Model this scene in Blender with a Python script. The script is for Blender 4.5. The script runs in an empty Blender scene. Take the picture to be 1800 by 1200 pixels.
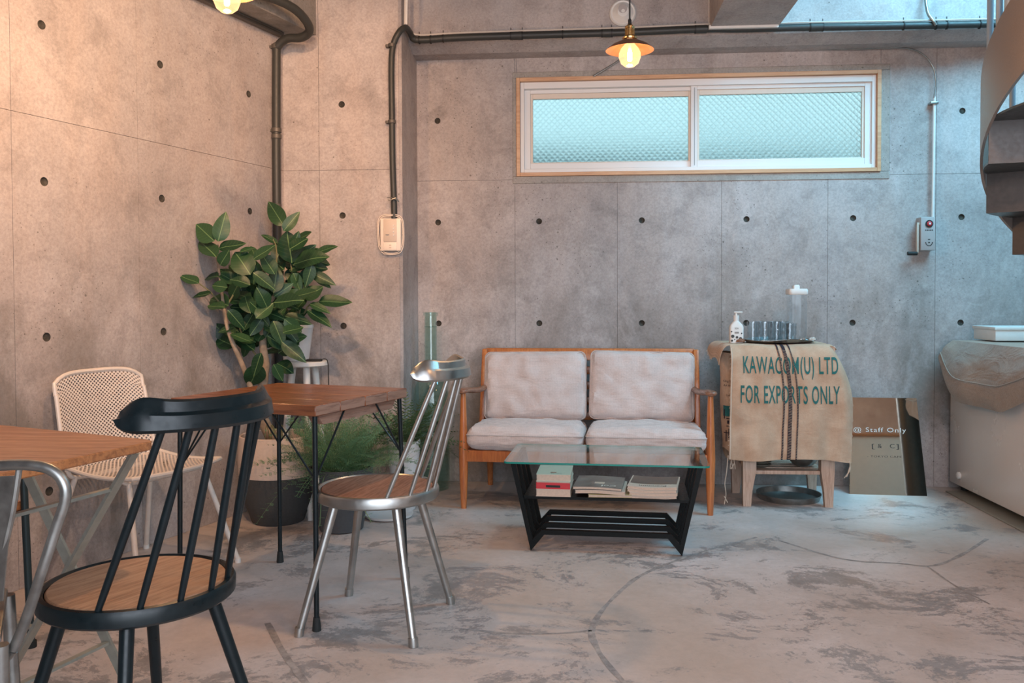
import bpy, bmesh, math, random
from mathutils import Vector, Matrix, noise
random.seed(7)
PI = math.pi
S = bpy.context.scene
COL = S.collection

# ------------------------------------------------------------------ camera, world, light
F, YAW, PITCH, ROLL, SY, H = 1504.4, .0735, .0237, -.0036, -36.7, 1.08
_cy, _s = math.cos(YAW), math.sin(YAW)
FW = Vector((-_s*math.cos(PITCH), _cy*math.cos(PITCH), -math.sin(PITCH)))
_r = Vector((_cy, _s, 0)); _u = _r.cross(FW)
RT = math.cos(ROLL)*_r + math.sin(ROLL)*_u
UP = -math.sin(ROLL)*_r + math.cos(ROLL)*_u
EYE = Vector((0, 0, H))
cam_d = bpy.data.cameras.new('camera'); cam = bpy.data.objects.new('camera', cam_d); COL.objects.link(cam)
cam_d.sensor_width = 36; cam_d.lens = F/1800*36; cam_d.shift_y = SY/1800
cam.matrix_world = Matrix(((RT.x, UP.x, -FW.x, 0), (RT.y, UP.y, -FW.y, 0), (RT.z, UP.z, -FW.z, H), (0, 0, 0, 1)))
cam_d.clip_start = .05
S.camera = cam

w = bpy.data.worlds.new('sky'); S.world = w; w.use_nodes = True
w.node_tree.nodes['Background'].inputs[0].default_value = (.56, .82, .88, 1)
w.node_tree.nodes['Background'].inputs[1].default_value = 1.0
S.view_settings.view_transform = 'Standard'; S.view_settings.look = 'None'
S.view_settings.gamma = 1; S.view_settings.use_curve_mapping = False
S.view_settings.exposure = 0.42

def area(name, loc, target, sx, sy, power, color):
    l = bpy.data.lights.new(name, 'AREA'); l.shape = 'RECTANGLE'; l.size = sx; l.size_y = sy
    l.energy = power; l.color = color
    o = bpy.data.objects.new(name, l); COL.objects.link(o); o.location = loc
    o.rotation_euler = (Vector(target)-Vector(loc)).to_track_quat('-Z', 'Y').to_euler(); return o
def point(name, loc, power, color, rad=.05):
    l = bpy.data.lights.new(name, 'POINT'); l.energy = power; l.color = color; l.shadow_soft_size = rad
    o = bpy.data.objects.new(name, l); COL.objects.link(o); o.location = loc; return o
WARM = (1, .50, .22)
COOL = (.55, .82, 1)
area('shopfront_daylight', (.75, -1.12, 1.55), (.6, 4, .3), 3.3, 2.3, 92, (.84, .87, 1))
area('stairwell_daylight', (2.55, 3.5, 3.72), (2.3, 5.0, 1.7), 1.4, 1.5, 108, (.24, .70, 1))
def spot(name, loc, target, power, color, deg, rad=.06):
    l = bpy.data.lights.new(name, 'SPOT'); l.energy = power; l.color = color; l.spot_size = math.radians(deg); l.spot_blend = 1; l.shadow_soft_size = rad
    o = bpy.data.objects.new(name, l); COL.objects.link(o); o.location = loc
    o.rotation_euler = (Vector(target)-Vector(loc)).to_track_quat('-Z', 'Y').to_euler(); return o
spot('added_spot_left_wall', (-.75, 1.5, 2.75), (-1.95, 3.3, 2.0), 200, (1, .60, .35), 88)  # unseen spot, added to warm the upper left wall but spare the floor
spot('added_spot_pillar', (-.2, 2.4, 2.85), (-1.25, 4.6, 1.9), 80, WARM, 50)  # second unseen spot, added to turn the pillar more orange
point('added_warm_light_rear', (1.1, 1.4, 2.6), 62, WARM, .12)  # unseen warm light without a fixture, added to warm the room
point('unseen_warm_light_counter', (2.5, 1.6, 2.3), 10, WARM, .12)  # unseen warm light near the counter, also without a fixture

# ------------------------------------------------------------------ pixel -> place helpers (reference frame 1800x1200)
def ray(x, y): return FW + RT*((x-900)/F) - UP*((y-600-SY)/F)
def onZ(x, y, z=0): d = ray(x, y); return EYE + d*((z-H)/d.z)
def onY(x, y, yy): d = ray(x, y); return EYE + d*(yy/d.y)

# ------------------------------------------------------------------ materials
MATS = {}
def nt(name):
    m = bpy.data.materials.new(name); m.use_nodes = True
    t = m.node_tree; b = t.nodes['Principled BSDF']; MATS[name] = m
    return m, t, b
def mk(t, typ, **kw):
    n = t.nodes.new(typ)
    for k, v in kw.items():
        if k.startswith('i_'): n.inputs[int(k[2:])].default_value = v
        else: setattr(n, k, v)
    return n
def L(t, a, b): t.links.new(a, b)
def ramp(t, src, stops):
    r = t.nodes.new('ShaderNodeValToRGB'); el = r.color_ramp.elements
    while len(el) < len(stops): el.new(.5)
    for e, (p, c) in zip(el, stops): e.position = p; e.color = c if len(c) == 4 else (*c, 1)
    L(t, src, r.inputs[0]); return r.outputs[0]
def g(v): return (v, v, v, 1)
def mix(t, fac, a, b, mode='MIX'):
    n = t.nodes.new('ShaderNodeMix'); n.data_type = 'RGBA'; n.blend_type = mode
    for s, v in ((n.inputs[0], fac), (n.inputs[6], a), (n.inputs[7], b)):
        if hasattr(v, 'links'): L(t, v, s)
        else: s.default_value = v if not isinstance(v, tuple) or len(v) == 4 else (*v, 1)
    return n.outputs[2]
def coords(t, kind='Object', scale=(1, 1, 1), rot=(0, 0, 0)):
    if kind == 'World': o = t.nodes.new('ShaderNodeNewGeometry').outputs['Position']
    else: o = t.nodes.new('ShaderNodeTexCoord').outputs[kind]
    m = t.nodes.new('ShaderNodeMapping'); L(t, o, m.inputs[0]); m.inputs['Scale'].default_value = scale; m.inputs['Rotation'].default_value = rot
    return m.outputs[0]
def noi(t, vec, scale, detail=4, rough=.55, dist=0):
    n = t.nodes.new('ShaderNodeTexNoise'); n.inputs['Scale'].default_value = scale; n.inputs['Detail'].default_value = detail
    n.inputs['Roughness'].default_value = rough; n.inputs['Distortion'].default_value = dist
    L(t, vec, n.inputs['Vector']); return n.outputs['Fac']
def math_(t, op, a, b=0, c=None):
    n = t.nodes.new('ShaderNodeMath'); n.operation = op
    for s, v in zip(n.inputs, (a, b) if c is None else (a, b, c)):
        if hasattr(v, 'links'): L(t, v, s)
        else: s.default_value = v
    return n.outputs[0]
def bump(t, b, h, strength=.3, dist=.01):
    n = t.nodes.new('ShaderNodeBump'); n.inputs['Strength'].default_value = strength; n.inputs['Distance'].default_value = dist
    L(t, h, n.inputs['Height']); L(t, n.outputs[0], b.inputs['Normal'])

def plain(name, col, rough=.5, metal=0, nscale=40, var=.06, bmp=.05, coat=0, spec=.5):
    m, t, b = nt(name)
    v = coords(t); n = noi(t, v, nscale, 5)
    c = mix(t, 1, (*col, 1), ramp(t, n, [(.3, g(1-var*2)), (.7, g(1))]), 'MULTIPLY')
    L(t, c, b.inputs['Base Color']); b.inputs['Metallic'].default_value = metal
    L(t, ramp(t, n, [(.3, g(max(0, rough-.07))), (.7, g(min(1, rough+.07)))]), b.inputs['Roughness'])
    b.inputs['Coat Weight'].default_value = coat; b.inputs['Specular IOR Level'].default_value = spec
    if bmp: bump(t, b, n, bmp, .002)
    return m

def concrete(name, c0, c1, warm, stain=.55, rough=.62, spec=.45):
    m, t, b = nt(name)
    P = coords(t, 'World')
    n1 = noi(t, P, 1.3, 9, .62, .3)
    Pv = coords(t, 'World', (5, 5, .9)); n2 = noi(t, Pv, 1.6, 6, .6)
    n3 = noi(t, P, 85, 6, .8)
    n5 = noi(t, P, 7, 8, .72, .5)
    base = mix(t, ramp(t, n1, [(.33, g(0)), (.66, g(1))]), c0, c1)
    base = mix(t, math_(t, 'MULTIPLY', ramp(t, n2, [(.42, g(0)), (.62, g(1))]), .5), base, warm)
    base = mix(t, 1, base, ramp(t, n5, [(.3, g(.74)), (.52, g(1)), (.72, g(1.0))]), 'MULTIPLY')
    base = mix(t, 1, base, ramp(t, n3, [(.36, g(.74)), (.60, g(1))]), 'MULTIPLY')
    # old damp stains low on the walls, broken up by noise
    sep = t.nodes.new('ShaderNodeSeparateXYZ'); L(t, P, sep.inputs[0])
    hz = ramp(t, math_(t, 'ADD', math_(t, 'MULTIPLY', sep.outputs[2], .5), math_(t, 'MULTIPLY', n1, -.55)), [(.06, g(1)), (.50, g(0))])
    st = math_(t, 'MULTIPLY', hz, ramp(t, noi(t, coords(t, 'World', (1, 1, .6)), 2.6, 9, .68, .4), [(.42, g(0)), (.60, g(1))]))
    base = mix(t, math_(t, 'MULTIPLY', st, stain*.9), base, (.13, .11, .09, 1))
    # pale lime blooms
    bl = ramp(t, noi(t, coords(t, 'World', (1, 1, .8), (.3, .5, .2)), 3.7, 10, .75, 1.2), [(.60, g(0)), (.68, g(1))])
    base = mix(t, math_(t, 'MULTIPLY', bl, .22), base, (.62, .58, .55, 1))
    vo = t.nodes.new('ShaderNodeTexVoronoi'); vo.inputs['Scale'].default_value = 16; L(t, P, vo.inputs['Vector'])
    dens = ramp(t, noi(t, P, 2.1, 3), [(.45, g(.015)), (.62, g(.085))])
    pore = math_(t, 'LESS_THAN', vo.outputs['Distance'], dens)
    vo2 = t.nodes.new('ShaderNodeTexVoronoi'); vo2.inputs['Scale'].default_value = 47; L(t, P, vo2.inputs['Vector'])
    pore2 = math_(t, 'LESS_THAN', vo2.outputs['Distance'], math_(t, 'MULTIPLY', dens, 1.6))
    vo3 = t.nodes.new('ShaderNodeTexVoronoi'); vo3.inputs['Scale'].default_value = 6.5; L(t, P, vo3.inputs['Vector'])
    pr = math_(t, 'MAXIMUM', math_(t, 'MAXIMUM', pore, pore2), math_(t, 'LESS_THAN', vo3.outputs['Distance'], .028))
    base = mix(t, math_(t, 'MULTIPLY', pr, .62), base, (.06, .05, .04, 1))
    L(t, base, b.inputs['Base Color'])
    L(t, ramp(t, n5, [(.3, g(rough+.12)), (.7, g(rough-.14))]), b.inputs['Roughness'])
    b.inputs['Specular IOR Level'].default_value = spec
    hgt = math_(t, 'SUBTRACT', math_(t, 'ADD', math_(t, 'MULTIPLY', n3, .25), math_(t, 'MULTIPLY', n5, .5)), math_(t, 'MULTIPLY', pr, 1.2))
    bump(t, b, hgt, .28, .006)
    return m
CONC = concrete('concrete', (.34, .30, .29, 1), (.56, .51, .50, 1), (.43, .36, .33, 1), .8)
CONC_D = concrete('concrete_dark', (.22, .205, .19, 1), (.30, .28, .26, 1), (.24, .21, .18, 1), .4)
CONC_P = concrete('concrete_patch', (.34, .31, .285, 1), (.42, .39, .36, 1), (.36, .31, .27, 1), .1)
m, t, b = nt('tie_hole_mortar_shade'); b.inputs['Base Color'].default_value = (.085, .075, .06, 1); b.inputs['Roughness'].default_value = .9  # mortar darkened to stand for the shade in the shallow recess
L(t, ramp(t, noi(t, coords(t, 'World'), 60, 4), [(.35, (.025, .022, .018, 1)), (.7, (.07, .062, .05, 1))]), b.inputs['Base Color'])
HOLE = m

def floor_mat():
    m, t, b = nt('polished_floor')
    P = coords(t, 'World'); Ps = coords(t, 'World', (1, 1.0, 1), (0, 0, .5))
    n1 = noi(t, Ps, 1.1, 8, .62, .25)
    n2 = noi(t, coords(t, 'World', (1, 1.25, 1), (0, 0, -.15)), 2.0, 15, .80, .5)
    n3 = noi(t, P, 30, 6, .75)
    n4 = noi(t, P, .55, 3, .5)
    base = mix(t, ramp(t, n1, [(.38, g(0)), (.62, g(1))]), (.50, .43, .40, 1), (.68, .62, .61, 1))
    base = mix(t, math_(t, 'MULTIPLY', ramp(t, n4, [(.42, g(0)), (.60, g(1))]), .6), base, (.44, .33, .25, 1))
    patch = ramp(t, math_(t, 'ADD', n2, math_(t, 'MULTIPLY', math_(t, 'SUBTRACT', n3, .5), .26)), [(.530, g(0)), (.558, g(1))])
    base = mix(t, math_(t, 'MULTIPLY', patch, .66), base, (.21, .205, .21, 1))
    n6 = noi(t, P, 11, 10, .8, .6)
    p2 = ramp(t, math_(t, 'ADD', math_(t, 'MULTIPLY', n6, .5), math_(t, 'MULTIPLY', n2, .5)), [(.53, g(0)), (.57, g(1))])
    base = mix(t, math_(t, 'MULTIPLY', p2, .4), base, (.2, .19, .185, 1))
    base = mix(t, 1, base, ramp(t, n3, [(.25, g(.84)), (.6, g(1))]), 'MULTIPLY')
    L(t, base, b.inputs['Base Color'])
    L(t, mix(t, patch, ramp(t, n3, [(.3, g(.44)), (.7, g(.56))]), g(.36)), b.inputs['Roughness'])
    b.inputs['Specular IOR Level'].default_value = .5
    bump(t, b, math_(t, 'ADD', n3, math_(t, 'MULTIPLY', patch, -.4)), .10, .003)
    return m
FLOOR = floor_mat()

def wood(name, c0, c1, c2, axis=0, rough=.4, scale=1.0, coat=0.0):
    m, t, b = nt(name)
    sc = [9*scale, 9*scale, 9*scale]; sc[axis] = .8*scale
    oi = t.nodes.new('ShaderNodeObjectInfo')
    v0 = coords(t, 'Object', tuple(sc))
    add = t.nodes.new('ShaderNodeVectorMath'); add.operation = 'ADD'; L(t, v0, add.inputs[0])
    mm = math_(t, 'MULTIPLY', oi.outputs['Random'], 13.0); cx = t.nodes.new('ShaderNodeCombineXYZ')
    for i in range(3): L(t, mm, cx.inputs[i])
    L(t, cx.outputs[0], add.inputs[1]); v = add.outputs[0]
    n1 = noi(t, v, 1.2, 5, .6, 1.4); n2 = noi(t, v, 9, 6, .7, .3)
    base = mix(t, ramp(t, n1, [(.35, g(0)), (.62, g(1))]), (*c0, 1), (*c1, 1))
    base = mix(t, ramp(t, n2, [(.45, g(0)), (.62, g(.75))]), base, (*c2, 1))
    L(t, base, b.inputs['Base Color']); L(t, ramp(t, n2, [(.3, g(rough-.08)), (.7, g(rough+.1))]), b.inputs['Roughness'])
    b.inputs['Coat Weight'].default_value = coat; b.inputs['Coat Roughness'].default_value = .25
    bump(t, b, n2, .12, .002)
    return m
W_TABLE = wood('dark_stained_plank', (.20, .062, .024), (.30, .105, .042), (.11, .035, .016), 0, .32, 1, .3)
W_TABLE_END = wood('plank_end_grain', (.30, .17, .12), (.36, .22, .16), (.16, .08, .055), 1, .6, 1)
W_FRONT = wood('orange_table_wood', (.46, .18, .065), (.56, .24, .095), (.26, .095, .04), 0, .36, .8, .15)
W_SEAT = wood('walnut_seat_wood', (.27, .13, .085), (.36, .19, .125), (.15, .065, .04), 0, .42, 1.2)
W_SEAT2 = wood('oak_seat_wood', (.46, .25, .14), (.55, .31, .18), (.30, .15, .085), 0, .42, 1.0)
W_SOFA = wood('orange_teak', (.46, .145, .042), (.56, .195, .06), (.33, .09, .028), 2, .33, 1, .25)
W_ARM = wood('dark_armrest_wood', (.22, .10, .06), (.30, .15, .09), (.12, .05, .03), 1, .35, 1, .2)
W_PALE = wood('pale_beech', (.52, .36, .27), (.60, .43, .33), (.40, .25, .18), 2, .5, 1)
W_CASE = wood('window_casing_wood', (.60, .34, .19), (.66, .39, .225), (.5, .26, .14), 0, .45, .6)

def fabric(name, c0, c1, scale=500, bstr=.35, sheen=.3, fold=0, wav=.5):
    m, t, b = nt(name)
    v = coords(t, 'Object')
    wv = t.nodes.new('ShaderNodeTexWave'); wv.inputs['Scale'].default_value = scale/6.3; wv.inputs['Distortion'].default_value = 1.5; wv.bands_direction = 'X'; L(t, v, wv.inputs[0])
    wz = t.nodes.new('ShaderNodeTexWave'); wz.inputs['Scale'].default_value = scale/6.3; wz.inputs['Distortion'].default_value = 1.5; wz.bands_direction = 'Z'; L(t, v, wz.inputs[0])
    wsum = math_(t, 'MULTIPLY', math_(t, 'ADD', wv.outputs['Fac'], wz.outputs['Fac']), .5)
    n = noi(t, v, 8, 6, .6); n2 = noi(t, v, 160, 3)
    base = mix(t, ramp(t, n, [(.35, g(0)), (.65, g(1))]), (*c0, 1), (*c1, 1))
    base = mix(t, 1, base, ramp(t, math_(t, 'ADD', math_(t, 'MULTIPLY', wsum, wav), math_(t, 'MULTIPLY', n2, 1-wav)), [(.25, g(.74)), (.6, g(1))]), 'MULTIPLY')
    L(t, base, b.inputs['Base Color']); b.inputs['Roughness'].default_value = .92
    b.inputs['Sheen Weight'].default_value = sheen
    b.inputs['Specular IOR Level'].default_value = .15
    if fold:
        f1 = noi(t, coords(t, 'Object', (1.0, 1, 2.2)), 5, 3, .5, .8); bb = t.nodes.new('ShaderNodeBump'); bb.inputs['Strength'].default_value = .5; bb.inputs['Distance'].default_value = fold
        L(t, f1, bb.inputs['Height']); bump(t, b, math_(t, 'ADD', math_(t, 'MULTIPLY', wsum, wav), n2), bstr, .002)
        for nd in t.nodes:
            if nd.type == 'BUMP' and nd != bb: L(t, bb.outputs[0], nd.inputs['Normal'])
    else: bump(t, b, math_(t, 'ADD', math_(t, 'MULTIPLY', wsum, wav), n2), bstr, .002)
    return m
LINEN = fabric('linen_cushion', (.60, .50, .47), (.70, .60, .57), 500, .35, .3, .022)
LINEN_P = fabric('linen_piping', (.50, .42, .39), (.56, .48, .45))
BURLAP = fabric('burlap', (.52, .335, .225), (.64, .44, .31), 620, .5, .1, .012, .7)
CLOTH = fabric('beige_cloth', (.31, .23, .18), (.36, .275, .215), 900, .3, .2, .03, .05)

BLACK = plain('black_paint', (.006, .013, .016), .34, 0, 60, .1, .02, 0, .38)
BLACK_M = plain('black_powder_coat', (.004, .005, .005), .45, 0, 90, .1, .03, 0, .18)
TEALBLK = plain('dark_teal_steel', (.03, .05, .055), .4, .3)
SILVER = plain('brushed_zinc', (.50, .50, .48), .36, 1, 25, .08, .02)
ZINC_D = plain('dull_zinc', (.40, .40, .38), .36, .9, 30, .15, .05)
RUBBER = plain('rubber', (.015, .018, .018), .7)
WHITE = plain('white_paint', (.72, .70, .67), .4, 0, 30, .03, .01)
CREAM = plain('cream_powder_coat', (.70, .62, .55), .38, 0, 40, .05, .01)
OLIVE = plain('grey_cream_steel', (.40, .41, .36), .38, .35, 40, .1, .02)
ALU = plain('white_aluminium', (.76, .74, .73), .36, 0, 4, .005, .0)
HOSE = plain('grey_conduit', (.032, .034, .032), .5, 0, 50, .1, .05)
CLIP = plain('conduit_clip', (.10, .09, .08), .5, .3)
TIE = plain('black_tie', (.01, .01, .01), .6)
WIRE = plain('pale_wire', (.55, .50, .45), .5)
BRASS = plain('brass', (.62, .42, .19), .25, 1)
BRONZE = plain('bronze_shade', (.30, .165, .11), .38, .7)
STEEL_B = plain('grey_steel_plate', (.30, .235, .20), .38, .35, 200, .08, .03)
STEEL_D = plain('shaded_steel_tread', (.085, .09, .09), .4, .4, 60, .1, .02)  # shadow under the treads is put into the steel's colour
STEEL_R = plain('shaded_steel_riser', (.085, .072, .065), .45, .3, 60, .1, .02)  # riser colour darkened to hold the shade inside the stair
RAIL = plain('rail_steel', (.34, .40, .46), .45, .2, 10, .02, 0)
PLASTIC = plain('cream_plastic', (.74, .64, .55), .45, 0, 20, .02, 0)
PLASTIC_D = plain('beige_plastic', (.55, .45, .37), .5, 0, 20, .02, 0)
GREYBOX = plain('grey_box_plastic', (.42, .38, .37), .45, 0, 20, .03, 0)
RED = plain('red', (.55, .03, .04), .5)
POTGREY = plain('dark_grey_pot', (.065, .066, .066), .75, 0, 120, .15, .1)
POTCREAM = plain('cream_pot', (.62, .50, .43), .6, 0, 90, .06, .05)
POTSLATE = plain('slate_pot', (.075, .082, .09), .6, 0, 60, .1, .05)
POTWHITE = plain('white_pot', (.66, .66, .66), .5, 0, 40, .04, .02)
SOIL = plain('soil', (.03, .022, .017), .95, 0, 60, .3, .6)
BARK = plain('pale_bark', (.40, .30, .215), .85, 0, 30, .25, .4)
TWIG = plain('green_twig', (.16, .15, .07), .7)
PAPER = plain('paper_pages', (.62, .47, .37), .8, 0, 120, .08, .1)
TEALPR = plain('teal_print', (.02, .15, .14), .85, 0, 160, .2, .2)
DKPR = plain('dark_print', (.03, .02, .035), .9, 0, 160, .3, .2)
INK = plain('black_ink', (.015, .015, .015), .7)
WPRINT = plain('white_print', (.80, .78, .74), .7)
FREEZER = plain('freezer_enamel', (.66, .58, .53), .24, 0, 3, .01, 0)
PEWTER = plain('pewter', (.30, .31, .30), .35, .85, 30, .15, .05)
PLATE = plain('stoneware', (.24, .22, .18), .5, 0, 40, .1, .03)
MATBRD = plain('board', (.26, .24, .20), .5)
JUTE = plain('jute_thread', (.62, .48, .37), .9)

def glass(name, col, rough=.0, alpha_shadow=True, tint=1.0):
    m, t, b = nt(name)
    b.inputs['Base Color'].default_value = (*col, 1); b.inputs['Transmission Weight'].default_value = 1
    b.inputs['Roughness'].default_value = rough; b.inputs['IOR'].default_value = 1.46
    return m
def thin(name, tint, ior=1.5, emis=None, tcol=(1, 1, 1)):
    m = bpy.data.materials.new(name); m.use_nodes = True; t = m.node_tree; t.nodes.remove(t.nodes['Principled BSDF']); out = t.nodes['Material Output']
    tr_ = t.nodes.new('ShaderNodeBsdfTransparent'); tr_.inputs[0].default_value = (*tint, 1)
    gl_ = t.nodes.new('ShaderNodeBsdfGlossy'); gl_.inputs['Roughness'].default_value = .03; gl_.inputs[0].default_value = (*tcol, 1)
    lw_ = t.nodes.new('ShaderNodeLayerWeight'); f0 = ((ior-1)/(ior+1))**2
    pw_ = math_(t, 'POWER', lw_.outputs['Facing'], 4.0); fr_ = math_(t, 'MULTIPLY_ADD', pw_, .85*(1-f0), f0).node
    mx = t.nodes.new('ShaderNodeMixShader'); L(t, fr_.outputs[0], mx.inputs[0]); L(t, tr_.outputs[0], mx.inputs[1]); L(t, gl_.outputs[0], mx.inputs[2]); last = mx.outputs[0]
    if emis:
        em = t.nodes.new('ShaderNodeEmission'); em.inputs[0].default_value = (*emis[0], 1); em.inputs[1].default_value = emis[1]
        ad_ = t.nodes.new('ShaderNodeAddShader'); L(t, last, ad_.inputs[0]); L(t, em.outputs[0], ad_.inputs[1]); last = ad_.outputs[0]
    L(t, last, out.inputs[0]); return m
GLASS = thin('clear_glass', (.975, .992, 1.0), 1.22); TUMBLER = thin('tumbler_glass', (.955, .985, 1.0), 1.5)
GLASS_T = thin('table_glass', (.84, .93, .92), 1.6); GLASS_G = thin('green_glass', (.84, .93, .91), 1.5)
BULB = thin('bulb_glass', (1, .86, .66), 1.4, ((1, .58, .30), .55))

m, t, b = nt('patterned_glass'); PGLASS = m
b.inputs['Base Color'].default_value = (.80, .93, .95, 1); b.inputs['Transmission Weight'].default_value = 1; b.inputs['Roughness'].default_value = .42; b.inputs['IOR'].default_value = 1.35
P = coords(t, 'World', (1, 1, 1), (0, PI/4, 0)); vo = t.nodes.new('ShaderNodeTexVoronoi'); vo.inputs['Scale'].default_value = 42; vo.inputs['Randomness'].default_value = .12; L(t, P, vo.inputs['Vector'])
bump(t, b, vo.outputs['Distance'], .9, .02)
m, t, b = nt('glass_edge'); b.inputs['Base Color'].default_value = (.01, .22, .18, 1); b.inputs['Roughness'].default_value = .12; GEDGE = m
m, t, b = nt('filament'); b.inputs['Emission Color'].default_value = (1, .78, .5, 1); b.inputs['Emission Strength'].default_value = 18; FIL = m
m, t, b = nt('brass_mirror'); b.inputs['Metallic'].default_value = 1; b.inputs['Roughness'].default_value = .03; b.inputs['Base Color'].default_value = (.90, .86, .74, 1)
MIRROR = m

# mesh of the white chair: punched holes
m, t, b = nt('perforated_cream_steel'); PERF = m
b.inputs['Base Color'].default_value = (.70, .61, .54, 1); b.inputs['Roughness'].default_value = .42
uv = t.nodes.new('ShaderNodeUVMap'); mp = t.nodes.new('ShaderNodeMapping'); L(t, uv.outputs[0], mp.inputs[0]); mp.inputs['Rotation'].default_value = (0, 0, PI/4)
mp.inputs['Scale'].default_value = (34, 62, 1)
mp.vector_type = 'POINT'
fr = t.nodes.new('ShaderNodeVectorMath'); fr.operation = 'FRACTION'; L(t, mp.outputs[0], fr.inputs[0])
sb = t.nodes.new('ShaderNodeVectorMath'); sb.operation = 'SUBTRACT'; sb.inputs[1].default_value = (.5, .5, 0); L(t, fr.outputs[0], sb.inputs[0])
ln = t.nodes.new('ShaderNodeVectorMath'); ln.operation = 'LENGTH'; L(t, sb.outputs[0], ln.inputs[0])
L(t, math_(t, 'GREATER_THAN', ln.outputs['Value'], .34), b.inputs['Alpha'])

def leafmat(name, c0, c1, vein, vs=1):
    m, t, b = nt(name)
    tc = t.nodes.new('ShaderNodeTexCoord'); sp = t.nodes.new('ShaderNodeSeparateXYZ'); L(t, tc.outputs['UV'], sp.inputs[0])
    ax = math_(t, 'ABSOLUTE', sp.outputs[0])
    mid = math_(t, 'LESS_THAN', ax, .013)
    sv = math_(t, 'FRACT', math_(t, 'MULTIPLY', math_(t, 'SUBTRACT', sp.outputs[1], math_(t, 'MULTIPLY', ax, .55)), 8))
    side = math_(t, 'MULTIPLY', math_(t, 'LESS_THAN', sv, .06), .22*vs)
    oi = t.nodes.new('ShaderNodeObjectInfo')
    base = mix(t, oi.outputs['Random'], (*c0, 1), (*c1, 1))
    base = mix(t, math_(t, 'MAXIMUM', math_(t, 'MULTIPLY', mid, .8*vs), side), base, (*vein, 1))
    L(t, base, b.inputs['Base Color']); b.inputs['Roughness'].default_value = .42
    b.inputs['Specular IOR Level'].default_value = .3
    return m
LEAF = leafmat('ficus_leaf', (.008, .034, .014), (.026, .072, .028), (.13, .22, .09))
FERN = leafmat('fern_leaf', (.07, .17, .085), (.19, .34, .18), (.12, .2, .08), .3)
FERN2 = leafmat('dark_fern_leaf', (.02, .055, .022), (.045, .105, .04), (.1, .12, .05), .3)

# ------------------------------------------------------------------ mesh helpers
def bm_(): return bmesh.new()
def box(bm, a, b_):
    (x0, y0, z0), (x1, y1, z1) = a, b_
    v = [bm.verts.new(p) for p in ((x0,y0,z0),(x1,y0,z0),(x1,y1,z0),(x0,y1,z0),(x0,y0,z1),(x1,y0,z1),(x1,y1,z1),(x0,y1,z1))]
    for f in ((0,3,2,1),(4,5,6,7),(0,1,5,4),(1,2,6,5),(2,3,7,6),(3,0,4,7)): bm.faces.new([v[i] for i in f])
    return bm
def bevel(bm, w_, seg=2):
    bmesh.ops.bevel(bm, geom=bm.edges[:], offset=w_, segments=seg, affect='EDGES', profile=.5, clamp_overlap=True); return bm
def prism(bm, pts, ext):
    """closed polygon pts (3D) extruded by vector ext"""
    e = Vector(ext); a = [bm.verts.new(Vector(p)) for p in pts]; c = [bm.verts.new(Vector(p)+e) for p in pts]
    n = len(pts); bm.faces.new(a[::-1]); bm.faces.new(c)
    for i in range(n): bm.faces.new((a[i], a[(i+1) % n], c[(i+1) % n], c[i]))
    bmesh.ops.recalc_face_normals(bm, faces=bm.faces[:]); return bm
def smoothpath(pts, n=6):
    P = [Vector(p) for p in pts]; P = [P[0]*2-P[1]] + P + [P[-1]*2-P[-2]]; out = []
    for i in range(1, len(P)-2):
        for k in range(n):
            s = k/n; a, b_, c, d = P[i-1], P[i], P[i+1], P[i+2]
            out.append(.5*((2*b_)+(c-a)*s+(2*a-5*b_+4*c-d)*s*s+(3*b_-a-3*c+d)*s**3))
    out.append(P[-2]); return out
def tube(bm, pts, r, seg=10, cap=True, flat=None):
    """round tube (or flat=(w,h) bar) along pts, r number or list"""
    pts = [Vector(p) for p in pts]; n = len(pts)
    rs = r if isinstance(r, (list, tuple)) else [r]*n
    T = [(pts[min(i+1, n-1)]-pts[max(i-1, 0)]).normalized() for i in range(n)]
    up = Vector((0, 0, 1)) if abs(T[0].z) < .9 else Vector((0, 1, 0))
    N = (up - T[0]*up.dot(T[0])).normalized(); rings = []
    for i in range(n):
        N = (N - T[i]*N.dot(T[i])).normalized(); B = T[i].cross(N)
        if flat: sh = [(-flat[0]/2, -flat[1]/2), (flat[0]/2, -flat[1]/2), (flat[0]/2, flat[1]/2), (-flat[0]/2, flat[1]/2)]
        else: sh = [(rs[i]*math.cos(2*PI*k/seg), rs[i]*math.sin(2*PI*k/seg)) for k in range(seg)]
        rings.append([bm.verts.new(pts[i] + B*a + N*c) for a, c in sh])
    s = len(rings[0])
    for i in range(n-1):
        for k in range(s): bm.faces.new((rings[i][k], rings[i][(k+1) % s], rings[i+1][(k+1) % s], rings[i+1][k]))
    if cap: bm.faces.new(rings[0][::-1]); bm.faces.new(rings[-1])
    return bm
def lathe(bm, prof, c=(0, 0, 0), seg=32, sx=1, sy=1, closed=False):
    rings = []
    for r, z in prof:
        if r < 1e-6: rings.append([bm.verts.new((c[0], c[1], c[2]+z))])
        else: rings.append([bm.verts.new((c[0]+sx*r*math.cos(2*PI*k/seg), c[1]+sy*r*math.sin(2*PI*k/seg), c[2]+z)) for k in range(seg)])
    pairs = list(zip(rings, rings[1:])) + ([(rings[-1], rings[0])] if closed else [])
    for a, b_ in pairs:
        for k in range(seg):
            k2 = (k+1) % seg
            if len(a) == 1 and len(b_) == 1: continue
            if len(a) == 1: bm.faces.new((a[0], b_[k2], b_[k]))
            elif len(b_) == 1: bm.faces.new((a[k], a[k2], b_[0]))
            else: bm.faces.new((a[k], a[k2], b_[k2], b_[k]))
    bmesh.ops.recalc_face_normals(bm, faces=bm.faces[:])
    return bm
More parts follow.
